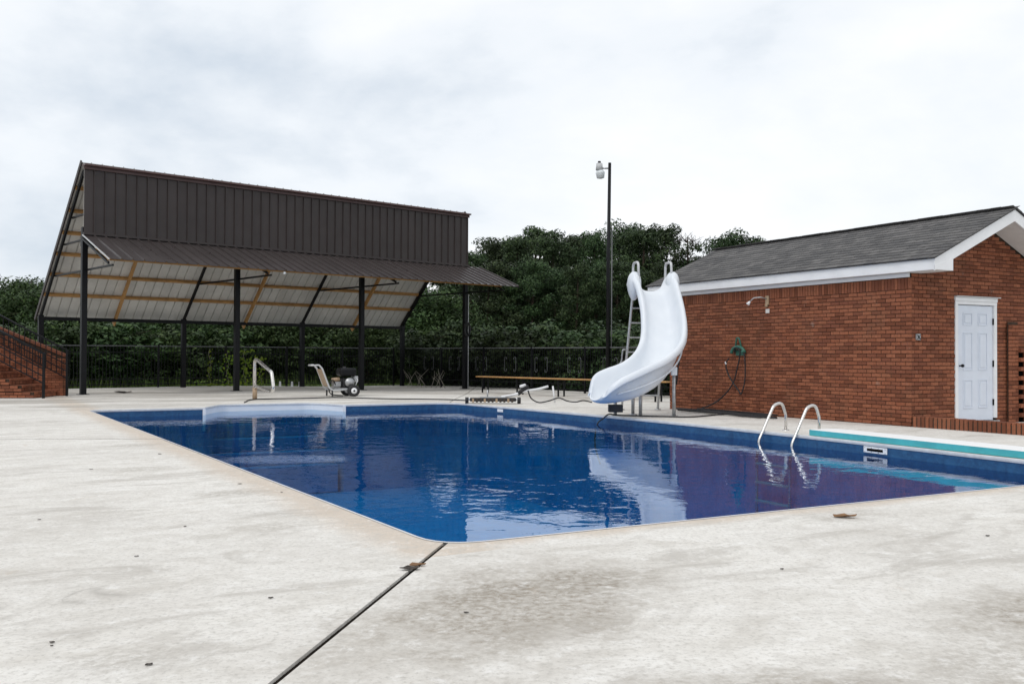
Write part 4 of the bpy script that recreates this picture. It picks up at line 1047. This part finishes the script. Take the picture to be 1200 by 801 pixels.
# ------------------------------------------------------------------ lamp post
lp = thing('lamp_post', 'tall black lamp post with one security lamp arm behind the slide', 'lamp post', (3.14, 31.1, gz(3.14, 31.1)), 0)
MB().tube([(0, 0, 0), (.0, 0, 4.2), (.04, 0, 7.58)], [.07, .062, .05], 12).build('pole', M['black'], lp, True)
MB().tube([(.04, 0, 7.40), (-.22, 0, 7.40)], .028, 8).build('arm', M['galv'], lp, True)
MB().tube([(.10, -.03, 0), (.115, -.03, 5.4)], .016, 8).build('conduit', M['railgrey'], lp, True)
hdn = MB().tube([(-.30, 0, 7.34), (-.30, 0, 7.56)], [.12, .10], 14).build('lamp_housing', M['grey'], lp, True)
MB().tube([(-.30, 0, 7.56), (-.30, 0, 7.63)], .05, 10).build('photocell', M['blackmatt'], hdn, True)
MB().tube([(-.28, 0, 7.34), (-.27, 0, 7.26), (-.27, 0, 7.24), (-.26, 0, 7.08), (-.26, 0, 7.06)], [.10, .15, .15, .12, .05], 16).build('lamp_shade', M['glass'], lp, True)

# ------------------------------------------------------------------ trees
def leaf_cloud(m, c, rad, n, size, rg, flat=.75):
    for _ in range(n):
        while True:
            p = Vector((rg.uniform(-1, 1), rg.uniform(-1, 1), rg.uniform(-1, 1)))
            if .35 < p.length < 1: break
        d = p.normalized(); p = Vector((p.x * rad, p.y * rad, p.z * rad * flat)) + c
        n_ = (d + Vector((rg.uniform(-.9, .9), rg.uniform(-.9, .9), rg.uniform(-.4, 1.0)))).normalized()
        t = n_.cross(Vector((rg.uniform(-1, 1), rg.uniform(-1, 1), rg.uniform(-1, 1)))).normalized(); b = n_.cross(t)
        s = size * rg.uniform(.6, 1.3); s2 = s * rg.uniform(.3, .65)
        m.quad(p - t * s, p - b * s2 * .8 + t * s * .1, p + t * s, p + b * s2)
def tree_meshes(seed, h, cr_, style):
    rg = random.Random(seed); tk = MB(); lf = MB(); r0_ = .10 + h * .012
    bend = Vector((rg.uniform(-.4, .4), rg.uniform(-.4, .4), 0)); spine = [Vector((0, 0, -.3)), Vector((0, 0, h * .3)) + bend * .3, Vector((0, 0, h * .65)) + bend, Vector((0, 0, h * .96)) + bend * 1.2]
    sp_ = smoothpath(spine, 5); tk.tube(sp_, [r0_ * (1 - .85 * i / (len(sp_) - 1)) for i in range(len(sp_))], 7)
    nb = 34 if style != 'bare' else 30
    for k in range(nb):
        f = (.16 if style == 'broad' else .24) + .76 * (k + rg.random()) / nb; base = sp_[min(len(sp_) - 1, int(f * (len(sp_) - 1)))]
        ang = k * 2.4 + rg.uniform(-.5, .5)
        if style == 'broad': prof = math.sin(math.pi * min(1, max(.08, (f - .05) / 1.02))) ** .55
        else: prof = (min(1, (f - .1) * 3.2)) * (1.0 - max(0, f - .62) * 1.75)
        ln = cr_ * max(.16, prof) * rg.uniform(.65, 1.12)
        tip = base + Vector((math.cos(ang) * ln, math.sin(ang) * ln, ln * rg.uniform(.08, .5)))
        mid = base.lerp(tip, .5) + Vector((0, 0, ln * .08))
        tk.tube([base, mid, tip], [r0_ * .32 * (1.1 - f), r0_ * .2 * (1.1 - f), .012], 5)
        if style == 'bare':
            for j in range(9):
                s = rg.uniform(.3, 1); p = base.lerp(tip, s); q_ = p + Vector((rg.uniform(-.7, .7), rg.uniform(-.7, .7), rg.uniform(.1, .9))); tk.tube([p, q_], [.02, .006], 4)
            leaf_cloud(lf, tip, .5, 26, .07, rg); continue
        nc = 3 if style == 'pine' else 4
        for j in range(nc):
            s = 1 - .30 * j + rg.uniform(-.08, .08); c = base.lerp(tip, max(.25, s)) + Vector((rg.uniform(-.35, .35), rg.uniform(-.35, .35), rg.uniform(-.1, .3)))
            rad = (cr_ * .235 if style == 'pine' else cr_ * .25) * rg.uniform(.7, 1.25)
            leaf_cloud(lf, c, rad, int((125 if style == 'pine' else 90) * min(1.5, max(.5, rad / .62))), .105 if style == 'pine' else .125, rg, .62 if style == 'pine' else .8)
    if style != 'bare': leaf_cloud(lf, sp_[-1] - Vector((0, 0, .2)), cr_ * .22, 110, .12, rg, 1.0)
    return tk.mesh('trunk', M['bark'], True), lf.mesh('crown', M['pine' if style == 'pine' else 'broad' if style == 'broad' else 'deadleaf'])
VAR = {'pine': [(tree_meshes(100 + i, 10, 2.6 + .25 * (i % 3), 'pine'), 10) for i in range(6)], 'broad': [(tree_meshes(200 + i, 7, 3.0, 'broad'), 7) for i in range(4)], 'bare': [(tree_meshes(300, 10, 2.2, 'bare'), 10)],
       'shrub': [(tree_meshes(400 + i, 3.2, 1.9, 'broad'), 3.2) for i in range(3)]}
VAR['dark_shrub'] = []
for (tk_, lf_), h_ in VAR['shrub']:
    l2 = lf_.copy(); l2.materials.clear(); l2.materials.append(M['pine']); VAR['dark_shrub'].append(((tk_, l2), h_))
rt = random.Random(11)
def tree(px, top, d, style, name, label, group=None, wide=1.0, vi=None):
    (tkm, lfm), h0 = (rt.choice(VAR[style]) if vi is None else VAR[style][vi])
    x = (px - 600) / 1115 * d; H_ = 1.15 + (416 + .004 * (px - 600) - top) * d / 1115 + .25
    s = H_ / h0
    t = thing(name, label, 'shrub' if 'shrub' in style else 'tree', (x, d, -.25), rt.uniform(0, 6.28), group)
    t.scale = (s * wide, s * wide, s)
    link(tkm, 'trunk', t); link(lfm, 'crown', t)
    return t
# pines of the wood at the right: (pixel x, top y, distance)
GP = 'pines in the wood behind the fence'
LP_ = 'dark green pine in the dense wood behind the scroll fence and pavilion'
for px, top, d in ((556, 291, 56), (585, 277, 60), (607, 270, 57), (633, 282, 62), (652, 275, 56), (676, 271, 60), (700, 276, 57), (724, 268, 62), (746, 263, 57), (768, 270, 60), (570, 300, 50), (596, 305, 51), (622, 300, 50), (648, 306, 51), (672, 300, 49), (697, 310, 51), (722, 302, 50), (748, 308, 51), (775, 304, 50), (640, 268, 70), (690, 268, 72), (735, 268, 72), (590, 275, 72), (550, 300, 68), (530, 305, 62), (505, 300, 58), (480, 310, 60), (800, 300, 62), (790, 320, 52)):
    tree(px, top + rt.uniform(-7, 9), d, 'pine', 'pine_tree', LP_, GP, rt.uniform(.8, 1.15))
tree(806, 271, 60, 'bare', 'dead_tree', 'bare brown dead tree between green pines above the pool house roof', None, 1.0)
tree(783, 275, 63, 'bare', 'dead_tree', 'thin bare tree right behind the slide handles', None, .7)
tree(846, 273, 58, 'pine', 'pine_tree', 'round green pine rising just over the far end of the shingle roof', None, 1.0, 1)
tree(866, 285, 70, 'pine', 'pine_tree', 'narrow small pine right of the round pine above the roof', None, .5, 2)
tree(889, 276, 58, 'pine', 'pine_tree', 'pine crown showing low over the shingle ridge, rightmost of the wood', None, .9, 3)
tree(820, 300, 62, 'pine', 'pine_tree', 'low pine under the gap of sky at the roof corner', None, .9, 4)
GL = 'leafy trees behind the pavilion'
LL = 'leafy green tree seen through the open pavilion behind the fence'
for px, top, d in ((95, 335, 46), (140, 345, 45), (185, 338, 48), (228, 345, 45), (270, 340, 48), (315, 345, 46), (360, 338, 49), (400, 345, 47), (440, 335, 50), (478, 340, 47), (120, 360, 42), (250, 362, 42), (340, 360, 43), (430, 362, 43), (520, 345, 46), (165, 330, 60), (300, 330, 60), (420, 330, 60)):
    tree(px, top, d, 'broad', 'leafy_tree', LL, GL, rt.uniform(1.0, 1.25))
for px, top, d, lb in ((8, 331, 48, 'leafy green tree at the left edge above the brick steps'), (36, 324, 52, 'tallest leafy tree left of the pavilion, behind the steps'), (62, 336, 46, 'leafy tree right behind the left rear pavilion post'), (-40, 335, 50, 'leafy tree cut by the left edge of the view')):
    tree(px, top, d, 'broad', 'leafy_tree', lb, None, 1.1)
GS = 'undergrowth shrubs along the wood'
for i in range(34):
    px = -20 + i * 26 + rt.uniform(-8, 8); dl = 30.3 + (px - 80) * .0258 if px < 480 else 38.5 - (px - 480) * .034; d = dl + (rt.uniform(5.5, 8.5) if px < 480 else rt.uniform(3, 5.5))
    tree(px, rt.uniform(383, 402), d, 'shrub' if px < 470 else 'dark_shrub', 'shrub', 'dark shrub in the undergrowth beyond the black fence', GS, rt.uniform(1.0, 1.4))
# wood that closes the view between the trunks
far = MB(); rg = random.Random(77)
for i in range(150):
    x = rg.uniform(-75, 26); y = rg.uniform(76, 92); leaf_cloud(far, Vector((x, y, rg.uniform(.5, 6.0 if x > -8 else 4.4))), rg.uniform(1.4, 2.4), 130, .34, rg)
o = far.build('far_wood', M['broad'], None, kind='stuff'); o['label'] = 'far dark mass of wood filling the gaps between trunks'; o['category'] = 'wood'

# tall grass strip and weeds beyond fence
tg = MB(); rg = random.Random(5)
for i in range(9000):
    s = rg.uniform(-6, 17); o_ = rg.uniform(.5, 6) if rg.random() < .7 else rg.uniform(6, 10); p = fence_left + PU * s + PV * o_; hgt = rg.uniform(.08, .2) if o_ < 4 else rg.uniform(.2, .6)
    a_ = rg.uniform(0, 3.14); dx_, dy_ = math.cos(a_) * .02, math.sin(a_) * .02; lx, ly = rg.uniform(-.12, .12), rg.uniform(-.12, .12)
    tg.quad((p.x - dx_, p.y - dy_, -.22), (p.x + dx_, p.y + dy_, -.22), (p.x + lx, p.y + ly, -.22 + hgt))
M['tallgrass'] = leafmat('tall_grass', (.05, .085, .016), (.075, .12, .022), (.12, .15, .04))
o = tg.build('tall_grass', M['tallgrass'], None, kind='stuff'); o['label'] = 'tall green grass growing beyond the fence left of the pavilion'; o['category'] = 'grass'

# vines on the fence
VL = ['yellow green vine on the fence, leftmost of four strands', 'yellow green vine on the fence, second strand from the left', 'bushy yellow green vine on the fence just right of a front pavilion post', 'thin yellow green vine on the fence behind the bent handrail']
for k, (px, top, wd, n_) in enumerate(((245, 408, .07, 34), (266, 411, .14, 60), (286, 409, .20, 110), (305, 418, .10, 46))):
    lnv = Vector((fence_left.x, fence_left.y, 0)); ratio = (px - 600) / 1115
    s = (ratio * lnv.y - lnv.x) / (PU.x - ratio * PU.y); p = lnv + PU * s - PV * .06; d = p.y
    zt = 1.15 + (414.7 - top) * d / 1115
    t = thing('vine', VL[k], 'vine', (p.x, p.y, 0), PA, 'vines on the iron fence')
    rg = random.Random(50 + k); vm = MB(); pts = [Vector((.05 * math.sin(i * 1.3), 0, zt * i / 10)) for i in range(11)]
    MB().tube(pts, .006, 5).build('stem', M['drystem'], t)
    for i in range(n_):
        z = zt * rg.random() ** 1.15; c = Vector((rg.gauss(0, wd), rg.uniform(-.05, .05), z)); s_ = rg.uniform(.035, .065); a_ = rg.uniform(0, 6.28); tx = Vector((math.cos(a_), rg.uniform(-.4, .4), math.sin(a_))).normalized(); nn_ = Vector((rg.uniform(-.5, .5), -1, rg.uniform(-.1, .8))).normalized(); ty = nn_.cross(tx).normalized()
        vm.quad(c - tx * s_, c - ty * s_ * .7, c + tx * s_ * 1.1, c + ty * s_ * .7)
    vm.build('leaves', M['vine'], t)
for k, px in enumerate((228, 240, 252, 262, 275, 352, 366, 402)):
    ratio = (px - 600) / 1115; lnv = fence_left; s = (ratio * lnv.y - lnv.x) / (PU.x - ratio * PU.y); p = lnv + PU * s + PV * .4
    rg = random.Random(90 + k); vm = MB(); leaf_cloud(vm, Vector((0, 0, .12)), .30, 60, .06, rg, .7)
    o = vm.build('weed', M['vine'] if px < 300 else M['tallgrass']); o.location = (p.x, p.y, -.1); tag(o, 'low leafy weed at the foot of the iron fence under the pavilion', 'weed', 'weeds at the fence foot')
# dry stems at the fence corner
for k in range(9):
    px = 478 + k * 5.5; rg = random.Random(k); d = 37.5 - k * .15; x = (px - 600) / 1115 * d; m = MB()
    z0 = gz(x, d); top = Vector((rg.uniform(-.5, .5), 0, rg.uniform(.35, .75))); m.tube([(0, 0, 0), tuple(top * .5 + Vector((rg.uniform(-.1, .1), 0, .05))), tuple(top)], [.012, .010, .005], 5)
    m.tube([tuple(top * .5), tuple(top * .5 + Vector((rg.uniform(-.3, .3), 0, .25)))], [.008, .004], 5)
    o = m.build('dry_stem', M['drystem']); o.location = (x, d, z0); tag(o, 'pale dry weed stem at the fence corner behind the pavilion', 'weed', 'dry stems at the fence corner')

# ------------------------------------------------------------------ small things on the deck
def leaf_scrap(px, py, size, label, name='dead_leaf', mat='leafbrown', cat='leaf', group=None, seed=1):
    # ground point of that direction
    dv = fw + rr_ * ((px - 600) / 1115) + uu * (-(py - 400.5) / 1115); t = -1.15 / dv.z; p = Vector((0, 0, 1.15)) + dv * t
    rg = random.Random(seed); m = MB(); n_ = 9; top = []; bot = []
    for i in range(n_):
        a_ = 2 * math.pi * i / n_; r_ = size * rg.uniform(.65, 1.1); v = Vector((r_ * math.cos(a_), r_ * .55 * math.sin(a_), 0)); z = .006 + rg.uniform(0, size * .22); top.append((v.x, v.y, z + .003)); bot.append((v.x, v.y, max(.001, z - .002)))
    c = (0, 0, .004)
    for i in range(n_): j = (i + 1) % n_; m.quad(top[i], top[j], (0, 0, .012)); m.quad(bot[j], bot[i], c); m.quad(bot[i], bot[j], top[j], top[i])
    o = m.build(name, M[mat]); o.scale = (.62, .62, .5) if group else (1, 1, 1); o.location = (p.x, p.y, .001 + gz(p.x, p.y)); o.rotation_euler = (0, 0, rg.uniform(-.6, .6)); tag(o, label, cat, group); return o
rr_ = rr if not callable(rr) else (r0 * math.cos(ROLL) + u0 * math.sin(ROLL))
leaf_scrap(989, 606, .085, 'curled brown leaf on the near deck close to the pool edge', seed=2)
leaf_scrap(482, 667, .06, 'clump of brown debris caught in the long deck joint', 'debris_clump', 'debris', 'debris', seed=3)
leaf_scrap(490, 663, .05, 'tan leaf scraps beside the clump in the deck joint', 'dead_leaf', 'leafbrown', 'leaf', seed=4)
GD = 'tiny dark leaf scraps on the deck'
for i, (px, py, s) in enumerate(((317, 701, .022), (217, 617, .02), (160, 652, .02), (546, 718, .022), (916, 667, .022), (1157, 628, .03), (46, 609, .02), (281, 567, .03), (187, 532, .05), (330, 577, .02), (107, 550, .03), (175, 779, .03), (61, 757, .012), (61, 753, .02))):
    leaf_scrap(px, py, s, 'tiny dark scrap of leaf litter on the pale concrete', 'leaf_scrap', 'debris', 'leaf scrap', GD, 20 + i)
leaf_scrap(145, 460.5, .30, 'dark flat drain cover on the deck under the pavilion', 'drain_cover', 'debris', 'drain cover', None, 60)
# white flower-like cups at the fence foot
for i, px in enumerate((324, 338, 347)):
    ratio = (px - 600) / 1115; lnv = fence_left; s = (ratio * lnv.y - lnv.x) / (PU.x - ratio * PU.y); p = lnv + PU * s - PV * .3
    o = MB().tube([(0, 0, 0), (0, 0, .19)], [.05, .035], 12).build('white_cup', M['white']); o.location = (p.x, p.y, gz(p.x, p.y)); tag(o, ('leftmost', 'middle', 'rightmost')[i] + ' of three small white cups at the fence foot behind the handrail', 'cup', 'white cups at the fence foot')

# ------------------------------------------------------------------ render
sc.render.engine = 'CYCLES'
sc.cycles.max_bounces = 10; sc.cycles.transparent_max_bounces = 12
sc.cycles.sample_clamp_indirect = 6
